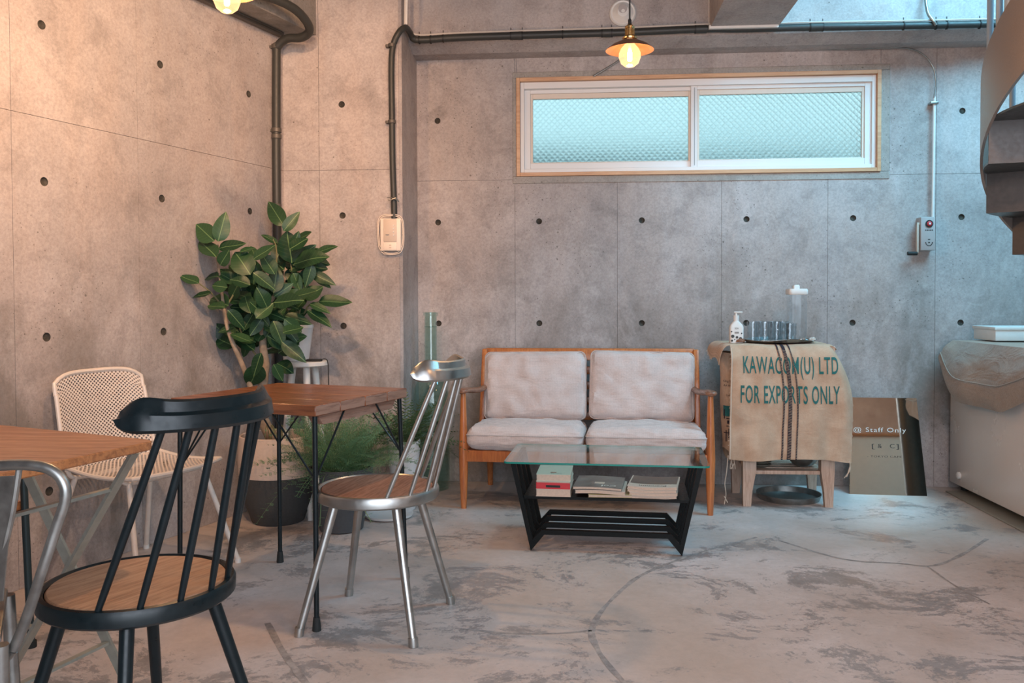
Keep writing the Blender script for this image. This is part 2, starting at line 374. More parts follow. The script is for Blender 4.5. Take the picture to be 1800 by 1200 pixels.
def gridf(bm, fn, nu, nv, uvs=False):
    V = [[bm.verts.new(fn(i/nu, j/nv)) for j in range(nv+1)] for i in range(nu+1)]
    lay = bm.loops.layers.uv.verify() if uvs else None
    for i in range(nu):
        for j in range(nv):
            f = bm.faces.new((V[i][j], V[i+1][j], V[i+1][j+1], V[i][j+1]))
            if uvs:
                for lp, (a, c) in zip(f.loops, ((i, j), (i+1, j), (i+1, j+1), (i, j+1))): lp[lay].uv = (a/nu, c/nv)
    return bm
def wm(o):
    m = o.matrix_basis.copy()
    while o.parent: o = o.parent; m = o.matrix_basis @ m
    return m
def obj(name, bm, mat, parent=None, smooth=True, world=False, label=None, solid=0, kind=None):
    me = bpy.data.meshes.new(name)
    if parent is not None and world: bm.transform(wm(parent).inverted())
    if solid:
        bmesh.ops.recalc_face_normals(bm, faces=bm.faces[:])
        bmesh.ops.solidify(bm, geom=bm.faces[:], thickness=solid)
    bm.to_mesh(me); bm.free()
    if smooth:
        for p in me.polygons: p.use_smooth = True
        try: me.set_sharp_from_angle(angle=math.radians(38))
        except Exception: pass
    for mm in (mat if isinstance(mat, (list, tuple)) else [mat]): me.materials.append(mm)
    o = bpy.data.objects.new(name, me); COL.objects.link(o)
    if parent is not None: o.parent = parent
    if label: o['label'] = label
    if kind: o['kind'] = kind
    return o
def thing(name, label, cat, loc=(0, 0, 0), rotz=0, group=None):
    o = bpy.data.objects.new(name, None); COL.objects.link(o); o.empty_display_size = .05
    o.location = loc; o.rotation_euler = (0, 0, rotz); o['label'] = label; o['category'] = cat
    if group: o['group'] = group
    return o
def tag(o, label, cat, group=None):
    o['label'] = label; o['category'] = cat
    if group: o['group'] = group
    return o
def inst(name, me, parent, mat4=None, loc=None):
    o = bpy.data.objects.new(name, me); COL.objects.link(o); o.parent = parent
    if mat4 is not None: o.matrix_basis = mat4
    if loc is not None: o.location = loc
    return o
def copy_tree(o, parent=None):
    c = o.copy(); COL.objects.link(c)
    if parent: c.parent = parent
    for ch in list(o.children): copy_tree(ch, c)
    return c
def textmesh(s, size, res=3, extr=0.0, align='CENTER', space=1.0, sx=1.0, off=0.0):
    cu = bpy.data.curves.new('tmp', 'FONT'); cu.body = s; cu.size = size; cu.resolution_u = res; cu.extrude = extr
    cu.align_x = align; cu.align_y = 'CENTER'; cu.space_character = space; cu.offset = off
    o = bpy.data.objects.new('tmp', cu); COL.objects.link(o)
    bpy.context.view_layer.update()
    me = bpy.data.meshes.new_from_object(o.evaluated_get(bpy.context.evaluated_depsgraph_get()))
    bpy.data.objects.remove(o); bpy.data.curves.remove(cu)
    bm = bmesh.new(); bm.from_mesh(me); bpy.data.meshes.remove(me)
    for v in bm.verts: v.co.x *= sx
    return bm
def rounded_box(bm, a, b_, r=.01, seg=2):
    t_ = bmesh.new(); box(t_, a, b_); bevel(t_, r, seg)
    me = bpy.data.meshes.new('t'); t_.to_mesh(me); t_.free(); bm.from_mesh(me); bpy.data.meshes.remove(me); return bm

# ------------------------------------------------------------------ setting: concrete walls with form panels and tie holes
HR = .0175
def cup_mesh():
    bm = bm_(); lathe(bm, [(HR, 0), (HR*.95, .0066), (0, .0070)], seg=20)
    me = bpy.data.meshes.new('tie_hole'); bm.to_mesh(me); bm.free()
    for p in me.polygons: p.use_smooth = True
    me.materials.append(HOLE); return me
CUP = cup_mesh()
def wall_panels(parent, org, ud, nrm, panels, mat):
    """panels: (u0,u1,z0,z1,[(hu,hz)...]); nrm points into the room"""
    org, ud, nrm = Vector(org), Vector(ud).normalized(), Vector(nrm).normalized(); Zv = Vector((0, 0, 1))
    Wp = lambda u, z, d=.008: org + ud*u + Zv*z + nrm*d
    gp = .0009
    for (u0, u1, z0, z1, holes) in panels:
        bm = bm_(); a, c, d, e = u0+gp, u1-gp, z0+gp, z1-gp
        hs = sorted([h for h in holes if a < h[0] < c and d+.03 < h[1] < e-.03], key=lambda h: h[1])
        cuts = [d] + [(hs[i][1]+hs[i+1][1])/2 for i in range(len(hs)-1)] + [e]
        if not hs:
            bm.faces.new([bm.verts.new(Wp(*p)) for p in ((a, d), (c, d), (c, e), (a, e))])
        for i, (hu, hz) in enumerate(hs):
            lo, hi = cuts[i], cuts[i+1]
            cor = [math.atan2(y-hz, x-hu) for x, y in ((a, lo), (c, lo), (c, hi), (a, hi))]
            an = sorted(set([round(-PI+2*PI*k/20, 5) for k in range(20)] + [round(q, 5) for q in cor]))
            inn, out = [], []
            for q in an:
                cx, sx_ = math.cos(q), math.sin(q)
                tt = min([(lim-h0)/dd for lim, h0, dd in ((a, hu, cx), (c, hu, cx), (lo, hz, sx_), (hi, hz, sx_)) if abs(dd) > 1e-9 and (lim-h0)/dd > 0])
                out.append(bm.verts.new(Wp(hu+cx*tt, hz+sx_*tt))); inn.append(bm.verts.new(Wp(hu+cx*HR, hz+sx_*HR)))
            n = len(an)
            for k in range(n): bm.faces.new((inn[k], out[k], out[(k+1) % n], inn[(k+1) % n]))
        # rim going back to the core
        b0 = [bm.verts.new(Wp(*p)) for p in ((a, d), (c, d), (c, e), (a, e))]; b1 = [bm.verts.new(Wp(p[0], p[1], -.002)) for p in ((a, d), (c, d), (c, e), (a, e))]
        for k in range(4): bm.faces.new((b0[k], b1[k], b1[(k+1) % 4], b0[(k+1) % 4]))
        o = obj('panel', bm, mat, parent, smooth=False, world=True)
        q = (-nrm).to_track_quat('Z', 'Y')
        for (hu, hz) in hs:
            cu = inst('tie_hole', CUP, parent); cu.matrix_basis = Matrix.Translation(Wp(hu, hz, .008)) @ q.to_matrix().to_4x4()
ROWS = [2.144, 1.544, .944, .344]
BACK, PIL, TOP, ZJ = 5.06, 4.593, 3.3, 1.79
# floor
bm = bm_(); box(bm, (-4, -3, -.1), (4.3, 5.4, 0)); fl = obj('floor', bm, FLOOR, smooth=False, kind='structure')
def ribbon(pts, wd):
    P = smoothpath(pts, 6); bm = bm_(); V = []; wd *= 1.6
    for i, p in enumerate(P):
        tg = (P[min(i+1, len(P)-1)]-P[max(i-1, 0)]).normalized(); nn = Vector((-tg.y, tg.x, 0)); ww = wd*(.75+.5*noise.noise(p*9))
        V.append((bm.verts.new(p+nn*ww+Vector((0, 0, .0008))), bm.verts.new(p-nn*ww+Vector((0, 0, .0008)))))
    for a, c in zip(V, V[1:]): bm.faces.new((a[0], a[1], c[1], c[0]))
    return bm
m, t, b = nt('crack_filler'); CRACK = m; b.inputs['Roughness'].default_value = .55
L(t, ramp(t, noi(t, coords(t, 'World'), 25, 6, .7), [(.35, (.22, .20, .195, 1)), (.65, (.44, .40, .38, 1))]), b.inputs['Base Color'])
for pts, wd in (([onZ(x, y) for x, y in ((1195, 983), (1150, 1000), (1110, 1022), (1062, 1068), (1040, 1108), (1050, 1140), (1072, 1172), (1112, 1215))], .007),
                ([onZ(x, y) for x, y in ((1195, 983), (1260, 962), (1330, 944))], .005),
                ([onZ(x, y) for x, y in ((1370, 950), (1480, 982), (1580, 990), (1640, 994), (1690, 975), (1735, 947))], .006),
                ([onZ(x, y) for x, y in ((1630, 995), (1680, 1030), (1740, 1062))], .004),
                ([onZ(x, y) for x, y in ((1040, 1108), (980, 1113), (900, 1113), (800, 1104))], .0045),
                ([onZ(x, y) for x, y in ((470, 1095), (500, 1150), (545, 1210))], .008)):
    obj('floor_crack', ribbon(pts, wd), CRACK, fl, smooth=False)
# back wall core with window opening
WX0, WX1, WZ0, WZ1 = -.342, 1.742, 1.808, 2.384
bm = bm_(); y0, y1 = BACK, BACK+.22
box(bm, (-1.7, y0, 0), (4.1, y1, WZ0)); box(bm, (-1.7, y0, WZ1), (4.1, y1, TOP)); box(bm, (-1.7, y0, WZ0), (WX0, y1, WZ1)); box(bm, (WX1, y0, WZ0), (4.1, y1, WZ1))
wb = obj('wall_back', bm, CONC, smooth=False, kind='structure')
cols = [-.945, -.352, .248, .849, 1.45, 2.05, 2.65, 3.25, 4.0]; holes = [(j+.142, z) for j in [-.952]+cols[1:8] for z in ROWS]
pan = []
for a, c in zip(cols, cols[1:]):
    pan.append((a, c, .0, ZJ, holes))
    if c <= -.35 or a >= 2.0: pan.append((a, c, ZJ, 2.52, holes))
pan += [(-.352, WX0, ZJ, 2.52, []), (WX0, WX1, WZ1, 2.52, []), (WX0, WX1, ZJ, WZ0, []), (WX1, 2.05, ZJ, 2.52, [])]
wall_panels(wb, (0, BACK, 0), (1, 0, 0), (0, -1, 0), pan, CONC)
bm = bm_()   # rough trowelled band around the window
for k, (a, c) in enumerate((((WX0-.022, WZ1), (WX1+.05, WZ1+.034)), ((WX0-.022, WZ0-.042), (WX1+.05, WZ0)), ((WX0-.022, WZ0), (WX0, WZ1)), ((WX1, WZ0), (WX1+.05, WZ1)))):
    rounded_box(bm, (a[0], BACK-.0125, a[1]), (c[0], BACK-.006, c[1]), .0025, 1)
obj('mortar_band', bm, CONC_P, wb)
# left wall
LA = .3144; LO = Vector((-2.0495, 3.1753, 0)); LU = Vector((math.sin(LA), math.cos(LA), 0)); LN = Vector((math.cos(LA), -math.sin(LA), 0))
def lw(u, d, z): return LO + LU*u + LN*d + Vector((0, 0, z))
bm = bm_(); prism(bm, [lw(-6.4, 0, 0), lw(1.6, 0, 0), lw(1.6, -.25, 0), lw(-6.4, -.25, 0)], (0, 0, TOP))
wl = obj('wall_left', bm, CONC, smooth=False, kind='structure')
js = [-.135+.6*k for k in range(-6, 3)] + [1.489]
wall_panels(wl, LO, LU, LN, [(a, c, z0, z1, [(k*.6, z) for k in range(-6, 3) for z in ROWS if k < 2 or z > 1.2 or True]) for a, c in zip(js, js[1:]) for z0, z1 in ((0, ZJ), (ZJ, 2.52))], CONC)
# pillar wall between left wall and sofa bay
bm = bm_(); prism(bm, [(-1.75, PIL, 0), (-.945, PIL, 0), (-.933, PIL+.012, 0), (-.933, 5.2, 0), (-1.75, 5.2, 0)], (0, 0, TOP))
wp = obj('wall_middle', bm, CONC, smooth=False, kind='structure')
wall_panels(wp, (0, PIL, 0), (1, 0, 0), (0, -1, 0), [(a, c, z0, z1, [(-1.259, z) for z in ROWS]) for a, c in ((-1.585, -1.386), (-1.386, -.946)) for z0, z1 in ((0, ZJ), (ZJ, TOP))], CONC)
# upper wall step over the sofa bay, with a chamfered lower edge
bm = bm_(); prism(bm, [(-.933, 4.80, 2.57), (-.933, 4.80, TOP), (-.933, BACK+.1, TOP), (-.933, BACK+.1, 2.50), (-.933, 4.93, 2.50), (-.933, 4.82, 2.535)][::-1], (5.0, 0, 0))
obj('wall_upper', bm, CONC, smooth=False, kind='structure')
bm = bm_(); prism(bm, [(.735, -2.5, 2.555), (1.10, -2.5, 2.555), (1.10, 4.85, 2.555), (.735, 4.85, 2.555)], (0, 0, .8)); obj('trim_1', bm, CONC, smooth=False, kind='structure')['label'] = 'concrete ceiling beam running towards the back wall'
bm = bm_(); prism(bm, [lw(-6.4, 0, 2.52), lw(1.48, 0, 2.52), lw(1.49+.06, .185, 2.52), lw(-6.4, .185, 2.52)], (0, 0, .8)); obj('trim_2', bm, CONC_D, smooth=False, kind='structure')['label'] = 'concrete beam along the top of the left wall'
# ceiling with stairwell opening
bm = bm_(); box(bm, (-4, -3, TOP), (1.55, 5.3, TOP+.15)); box(bm, (1.55, -3, TOP), (4.3, 2.4, TOP+.15)); box(bm, (1.55, 4.8, TOP), (4.3, 5.3, TOP+.15)); box(bm, (3.5, 2.4, TOP), (4.3, 4.8, TOP+.15))
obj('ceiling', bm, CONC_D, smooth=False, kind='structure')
bm = bm_(); box(bm, (4.0, -3, 0), (4.2, 5.3, TOP)); obj('wall_right', bm, CONC, smooth=False, kind='structure')
bm = bm_(); box(bm, (-4, -1.4, 0), (-.95, -1.2, TOP)); box(bm, (-.95, -1.4, 2.75), (2.45, -1.2, TOP)); box(bm, (-.95, -1.4, 0), (2.45, -1.2, .25)); box(bm, (2.45, -1.4, 0), (4.2, -1.2, TOP)); obj('wall_front', bm, CONC, smooth=False, kind='structure')
# outside wall, added to darken the lower left of the patterned panes
bm = bm_(); prism(bm, [(-2, 5.9, 0), (2.2, 6.6, 0), (2.2, 6.8, 0), (-2, 6.1, 0)], (0, 0, 2.12)); obj('wall_outside_added', bm, plain('outside_wall_render', (.30, .42, .44), .8), smooth=False, kind='structure')

# ------------------------------------------------------------------ window
win = bpy.data.objects.new('window_1', None); COL.objects.link(win); win.location = ((WX0+WX1)/2, BACK, WZ0); win['kind'] = 'structure'
def rect_frame(bm, x0, x1, z0, z1, wd, ya, yb, wt=None, wbm=None):
    wt = wt or wd; wbm = wbm or wd
    rounded_box(bm, (x0, ya, z0), (x0+wd, yb, z1), .0015, 1); rounded_box(bm, (x1-wd, ya, z0), (x1, yb, z1), .0015, 1)
    rounded_box(bm, (x0+wd, ya, z0), (x1-wd, yb, z0+wbm), .0015, 1); rounded_box(bm, (x0+wd, ya, z1-wt), (x1-wd, yb, z1), .0015, 1)
bm = bm_(); rect_frame(bm, WX0, WX1, WZ0, WZ1, .022, BACK-.022, BACK+.10); obj('casing', bm, W_CASE, win, world=True)
x0, x1, z0, z1 = WX0+.023, WX1-.023, WZ0+.023, WZ1-.023
bm = bm_(); rect_frame(bm, x0, x1, z0, z1, .022, BACK+.0, BACK+.095, .038, .022); obj('outer_frame', bm, ALU, win, world=True)
xm = (x0+x1)/2-.005
for (a, c, yy) in ((x0+.022, xm+.02, BACK+.035), (xm-.02, x1-.022, BACK+.015)):
    s = bpy.data.objects.new('sash', None); COL.objects.link(s); s.parent = win
    bm = bm_(); rect_frame(bm, a, c, z0+.022, z1-.038, .036, yy, yy+.028, .022, .038); fr_ = obj('sash_frame', bm, ALU, s, world=True)
    bm = bm_(); rect_frame(bm, a+.036, c-.036, z0+.060, z1-.060, .014, yy+.008, yy+.03, .030, .006); obj('inner_frame', bm, PLASTIC, s, world=True)
    bm = bm_(); box(bm, (a+.048, yy+.016, z0+.064), (c-.048, yy+.022, z1-.088)); obj('pane', bm, PGLASS, s, smooth=False, world=True)
bm = bm_(); tube(bm, [(xm+.0, BACK+.004, z0+.03), (xm+.0, BACK+.004, z1-.05)], .0012, 6); obj('seal', bm, TIE, win, world=True)
bm = bm_(); p0 = onY(1043, 134, BACK-.03); p1 = onY(1078, 113, BACK-.03); tube(bm, [p0, p1, onY(1100, 98, BACK-.02)], .0055, 8); obj('opener_rod', bm, ZINC_D, win, world=True)

# ------------------------------------------------------------------ conduits, cables, wall devices
def hang(name, label, cat, pts, r, mat, n=8, seg=10):
    bm = bm_(); tube(bm, smoothpath(pts, n), r, seg); o = obj(name, bm, mat); return tag(o, label, cat)
CP = [onY(425, -14, 3.95), onY(470, -6, 4.1), onY(512, 12, 4.22), onY(536, 34, 4.32), onY(544, 54, 4.40), onY(530, 66, 4.44), onY(505, 68, 4.46), onY(488, 82, 4.475), onY(486, 100, 4.48), onY(486, 300, 4.48), onY(489, 500, 4.48), onY(491, 700, 4.48), onY(494, 860, 4.48)]
c1 = thing('wall_conduit', 'thick dark grey conduit down the corner behind the leafy plant', 'conduit', CP[-1])
bm = bm_(); tube(bm, smoothpath(CP, 8), .0225, 14); obj('pipe', bm, HOSE, c1, world=True)
for y in (82, 229, 240, 362):
    p = onY(486, y, 4.48); bm = bm_(); lathe(bm, [(.0235, -.012), (.0265, -.010), (.0265, .010), (.0235, .012)], p, 16)
    if y in (82, 229): rounded_box(bm, (p.x-.043, p.y-.004, p.z-.008), (p.x-.02, p.y+.03, p.z+.008), .003)
    obj('clamp', bm, CLIP, c1, world=True)
c1b = thing('ceiling_track', 'thin dark cable track under the left beam', 'track', lw(1.4, .02, 2.5))
bm = bm_(); tube(bm, [lw(-2, .035, 2.508), lw(1.44, .035, 2.508)], .01, 4, flat=(.028, .018)); obj('rail', bm, CLIP, c1b, world=True)
bm = bm_(); tube(bm, [lw(-2, .06, 2.512), lw(1.42, .06, 2.512)], .005, 8); obj('wire', bm, HOSE, c1b, world=True)
# bundle along the upper wall and down to the intercom
yb = 4.765
BP = [onY(693, 384, 4.555), onY(692, 340, 4.555), onY(690, 280, 4.555), onY(689, 200, 4.555), onY(688, 120, 4.555), onY(691, 80, 4.555), onY(702, 56, 4.56), onY(713, 49, 4.6), onY(720, 56, 4.70), onY(727, 68, yb-.01), onY(745, 70, yb), onY(800, 66.5, yb), onY(900, 63, yb), onY(1000, 60, yb), onY(1100, 57, yb), onY(1240, 51, yb), onY(1300, 51, yb), onY(1420, 48, yb), onY(1560, 46, yb), onY(1760, 42, yb)]
c2 = thing('cable_conduit', 'black cable conduit running along the upper back wall to the intercom', 'conduit', BP[0])
bm = bm_(); SP = smoothpath(BP, 8); tube(bm, SP, [.0165 if p.x < -.9 else .0195 for p in SP], 12); obj('pipe', bm, HOSE, c2, world=True)
bm = bm_(); tube(bm, smoothpath([p + Vector((0, -.012, .023)) for p in BP[9:]], 6), .005, 6); obj('pale_wire', bm, WIRE, c2, world=True, label='pale wire tied on top of the conduit')
for x in (737, 757, 779, 898, 918, 989, 1058, 1075, 1222, 1424, 1446, 1588, 1645, 1664, 1722):
    k = min(SP, key=lambda p: abs((p-onY(x, 60, yb)).x) + (0 if p.y > 4.7 else 9)); xx = onY(x, 60, yb).x
    bm = bm_(); bmt = bmesh.new(); lathe(bmt, [(.021, -.003), (.024, -.003), (.024, .003), (.021, .003)], seg=12, closed=True); rounded_box(bmt, (.02, -.002, -.002), (.045, .002, .002), .0008, 1)
    bmt.transform(Matrix.Translation((xx, yb, k.z)) @ Matrix.Rotation(-PI/2, 4, 'Y')); me_ = bpy.data.meshes.new('t'); bmt.to_mesh(me_); bmt.free(); bm.from_mesh(me_); bpy.data.meshes.remove(me_)
    obj('cable_tie', bm, TIE, c2, world=True)
for x in (908, 1068, 1232, 1435):
    p = min(SP, key=lambda p: abs((p-onY(x, 60, yb)).x) + (0 if p.y > 4.7 else 9)); xx = onY(x, 60, yb).x
    bm = bm_(); tube(bm, [(xx-.03, yb, p.z), (xx+.03, yb, p.z)], .0235, 12); obj('coupling', bm, HOSE, c2, world=True)
for y in (80, 214):
    p = onY(689, y, 4.555); bm = bm_(); lathe(bm, [(.0175, -.01), (.021, -.008), (.021, .008), (.0175, .01)], p, 14); rounded_box(bm, (p.x-.036, p.y-.004, p.z-.007), (p.x-.015, p.y+.03, p.z+.007), .003); obj('clamp', bm, CLIP, c2, world=True)
p = onY(691, 351, 4.55); bm = bm_(); tube(bm, smoothpath([p+Vector(v) for v in ((-.03, -.01, .01), (-.01, -.028, .008), (.02, -.022, -.002), (.034, -.01, -.014), (.02, -.024, .006), (-.012, -.026, -.006), (-.026, -.01, 0))], 5), .0022, 6); obj('wire_wrap', bm, ZINC_D, c2, world=True)
# white moulding duct
hang('wire_duct', 'white vertical wire duct above the end of the black conduit', 'duct', [onY(714, -20, 4.57), onY(713.5, 10, 4.57), onY(713, 43, 4.57)], .0095, WHITE, 2, 4)
d2 = thing('beam_duct', 'white wire duct framing the end of the ceiling beam', 'duct', onY(1250, 48, 4.75))
for pts in ([onY(1249, -14, 4.79), onY(1249, 48, 4.79)], [onY(1246, 48, 4.735), onY(1368, 45, 4.735)], [onY(1370, 36, 4.79), onY(1364, 50, 4.79)]):
    bm = bm_(); tube(bm, pts, .01, 4, flat=(.02, .02)); obj('duct_piece', bm, WHITE, d2, world=True)
hang('looped_wire', 'pale looped wire rising from the conduit near the stair', 'cable', [onY(1627, -14, 4.78), onY(1628, 8, 4.76), onY(1632, 25, 4.75), onY(1640, 36, 4.74), onY(1645, 44, 4.745)], .008, ZINC_D)
hang('thin_cable', 'thin cable running over the window to the white conduit', 'cable', [onY(1150, 92, 5.03), onY(1220, 92, 5.03), onY(1300, 89, 5.02), onY(1400, 86, 5.02), onY(1500, 86, 5.02), onY(1585, 84, 5.02), onY(1620, 94, 5.02), onY(1640, 118, 5.02), onY(1645, 145, 5.02), onY(1642, 172, 5.02)], .0042, ZINC_D)
c3 = thing('white_conduit', 'thin white vertical conduit above the grey crank box', 'conduit', onY(1640, 380, 5.03))
bm = bm_(); tube(bm, [onY(1642.5, 170, 5.025), onY(1639.5, 384, 5.025)], .008, 10); obj('pipe', bm, WHITE, c3, world=True)
p = onY(1642, 181, 5.02); bm = bm_(); rounded_box(bm, (p.x-.022, p.y-.012, p.z-.007), (p.x+.022, p.y+.03, p.z+.007), .003); obj('clamp', bm, ZINC_D, c3, world=True)
# crank box
pa, pb_ = onY(1623, 440, 4.99), onY(1644, 381, 4.99)
cb = thing('crank_box', 'grey window crank box with a red button on the back wall', 'control box', ((pa.x+pb_.x)/2, BACK, pa.z))
bm = bm_(); rounded_box(bm, (pa.x-.016, 4.985, pa.z), (pb_.x, BACK-.006, pb_.z), .004); obj('housing', bm, GREYBOX, cb, world=True)
c = onY(1634, 393, 4.98)
bm = bm_(); lathe(bm, [(.021, 0), (.021, .004), (0, .004)], seg=20); bm.transform(Matrix.Translation((c.x, 4.985, c.z)) @ Matrix.Rotation(PI/2, 4, 'X')); obj('bezel', bm, INK, cb, world=True)
bm = bm_(); lathe(bm, [(.014, 0), (.014, .006), (.010, .009), (0, .009)], seg=20); bm.transform(Matrix.Translation((c.x, 4.985, c.z)) @ Matrix.Rotation(PI/2, 4, 'X')); obj('button', bm, RED, cb, world=True, label='round red button')
bm = bm_(); box(bm, (c.x-.005, 4.9735, c.z-.005), (c.x+.005, 4.9765, c.z+.005)); obj('button_mark', bm, WPRINT, cb, world=True)
bm = bm_()
for k in range(5): box(bm, (c.x-.022+.009*k, 4.984, c.z-.038), (c.x-.016+.009*k, 4.986, c.z-.033))
for k in range(9):
    a = PI+PI*k/8; box(bm, (c.x+.018*math.cos(a)-.0025, 4.984, c.z-.105+.018*math.sin(a)-.0025), (c.x+.018*math.cos(a)+.0025, 4.986, c.z-.105+.018*math.sin(a)+.0025))
box(bm, (c.x-.006, 4.984, c.z-.09), (c.x+.006, 4.986, c.z-.086)); box(bm, (c.x-.004, 4.984, c.z-.109), (c.x+.004, 4.986, c.z-.101))
obj('printed_marks', bm, INK, cb, smooth=False, world=True)
bm = bm_(); rounded_box(bm, (pa.x-.034, 4.995, pa.z-.012), (pa.x-.022, 5.015, pb_.z-.03), .003); rounded_box(bm, (pa.x-.034, 4.998, pb_.z-.045), (pa.x-.01, 5.012, pb_.z-.03), .003); ck = obj('crank_arm', bm, PLASTIC_D, cb, world=True)
bm = bm_(); tube(bm, [(pa.x-.082, 5.0, pa.z-.016), (pa.x-.03, 5.0, pa.z-.016)], .0105, 12); obj('grip', bm, RUBBER, ck, world=True)
# intercom
pa, pb_ = onY(668, 441, 4.54), onY(704, 383, 4.54)
ic = thing('intercom', 'cream wall intercom with its cord looped round it on the pillar wall', 'intercom', ((pa.x+pb_.x)/2, PIL, pa.z))
bm = bm_(); rounded_box(bm, (pa.x, 4.545, pa.z), (pb_.x, PIL-.007, pb_.z), .006); obj('housing', bm, PLASTIC, ic, world=True)
ww = pb_.x-pa.x; hh = pb_.z-pa.z
bm = bm_(); rounded_box(bm, (pa.x+ww*.17, 4.541, pa.z+hh*.28), (pa.x+ww*.80, 4.547, pb_.z-hh*.03), .002); obj('front_plate', bm, PLASTIC_D, ic, world=True)
bm = bm_(); rounded_box(bm, (pa.x+ww*.17, 4.542, pa.z+hh*.02), (pa.x+ww*.80, 4.547, pa.z+hh*.25), .002); obj('lower_flap', bm, PLASTIC, ic, world=True)
for k in range(4):
    bm = bm_(); lathe(bm, [(.003, 0), (.003, .004), (0, .004)], seg=10); bm.transform(Matrix.Translation((pa.x+ww*.66, 4.541, pa.z+hh*(.48+.10*k))) @ Matrix.Rotation(PI/2, 4, 'X')); obj('button', bm, WPRINT, ic, world=True)
bm = bm_()
for dz in (.16, .09): box(bm, (pa.x+ww*.44, 4.5405, pa.z+hh*dz), (pa.x+ww*.54, 4.5425, pa.z+hh*(dz+.03)))
lathe(bm, [(.0, 0), (.010, 0), (.010, .001), (0, .001)], (pa.x+ww*.36, 4.54, pa.z+hh*.5), 12)
obj('printed_marks', bm, PLASTIC_D, ic, smooth=False, world=True)
for off in (0, .006):
    x0_, x1_, z0_, z1_ = pa.x-.006-off, pb_.x+.006+off, pa.z-.004-off, pb_.z+.010+off
    pts = [(x0_, 4.56, z0_+.05), (x0_-.004, 4.555, z0_+.12), (x0_+.008, 4.55, z1_-.01), ((x0_+x1_)/2, 4.54, z1_+.003), (x1_-.008, 4.55, z1_-.012), (x1_+.003, 4.555, z0_+.11), (x1_-.004, 4.56, z0_+.03), (x1_-.03, 4.56, z0_-.004), (x0_+.03, 4.56, z0_-.004), (x0_+.003, 4.56, z0_+.03), (x0_, 4.56, z0_+.05)]
    bm = bm_(); tube(bm, smoothpath(pts, 4), .0024, 6); obj('cord', bm, PLASTIC, ic, world=True)
# round vent
c = onY(1094.5, 24, 4.8); v = thing('round_vent', 'round white wall fitting on the upper wall behind the pendant lamp', 'vent', c)
def yl(prof, c, seg=32): b_ = bm_(); lathe(b_, prof, seg=seg); b_.transform(Matrix.Translation(c) @ Matrix.Rotation(PI/2, 4, 'X')); return b_
obj('body', yl([(.073, 0), (.073, .012), (.066, .020), (.058, .018), (.050, .024), (.03, .045), (.0, .048)], c), WHITE, v, world=True)
obj('grille', yl([(.024, 0), (.024, .003), (0, .003)], c+Vector((-.002, -.044, .012))), GREYBOX, v, world=True)

# ------------------------------------------------------------------ pendant lamps
def pendant(loc, label, pw=7):
    t_ = thing('pendant_lamp', label, 'lamp', loc, 0, 'bare bulb pendants with bronze shades')
    def ob(n, prof, mat, par=t_, seg=32): b_ = bm_(); lathe(b_, prof, seg=seg); return obj(n, b_, mat, par)
    ob('bulb', [(0, -.0455), (.02, -.042), (.036, -.029), (.0455, -.005), (.045, .012), (.037, .030), (.022, .048), (.0145, .062), (.0135, .072)], BULB)
    f = bm_(); 
    for k in range(6):
        a = 2*PI*k/6; tube(f, [(.004*math.cos(a), .004*math.sin(a), .03), (.008*math.cos(a), .008*math.sin(a), .014), (.008*math.cos(a), .008*math.sin(a), -.016), (.004*math.cos(a), .004*math.sin(a), -.02)], .0016, 5)
    obj('filament', f, FIL, t_)
    s_ = bm_(); lathe(s_, [(.018, .068), (.04, .062), (.075, .045), (.099, .026), (.1, .024), (.099, .024), (.074, .042), (.039, .059), (.018, .065)], seg=40); obj('shade', s_, BRONZE, t_)
    h = ob('socket', [(.030, .070), (.031, .076), (.026, .082), (.0175, .084), (.0175, .112), (.020, .113), (.020, .122), (.012, .128), (.006, .135)], BRASS)
    b_ = bm_()
    for k in range(14):
        a = 2*PI*k/14; tube(b_, [(.018*math.cos(a), .018*math.sin(a), .086), (.018*math.cos(a), .018*math.sin(a), .110)], .0016, 5)
    obj('knurling', b_, BRASS, h)
    b_ = bm_(); tube(b_, [(0, 0, .128), (0, 0, .150), (0, 0, .155)], [.008, .007, .004], 10); tube(b_, [(0, 0, .15), (0, 0, 3.29-loc[2])], .0033, 8); obj('cord', b_, INK, t_)
    pl = point('bulb_light', (0, 0, -.0), pw, (1, .58, .28), .03); pl.parent = t_; pl.location = (0, 0, -.062)
    return t_
pendant(onY(1107, 99, 3.6), 'pendant lamp glowing in front of the window with bronze shade')
pendant(onY(399, 0, 2.9), 'pendant lamp cut off by the top edge near the left wall', 24)

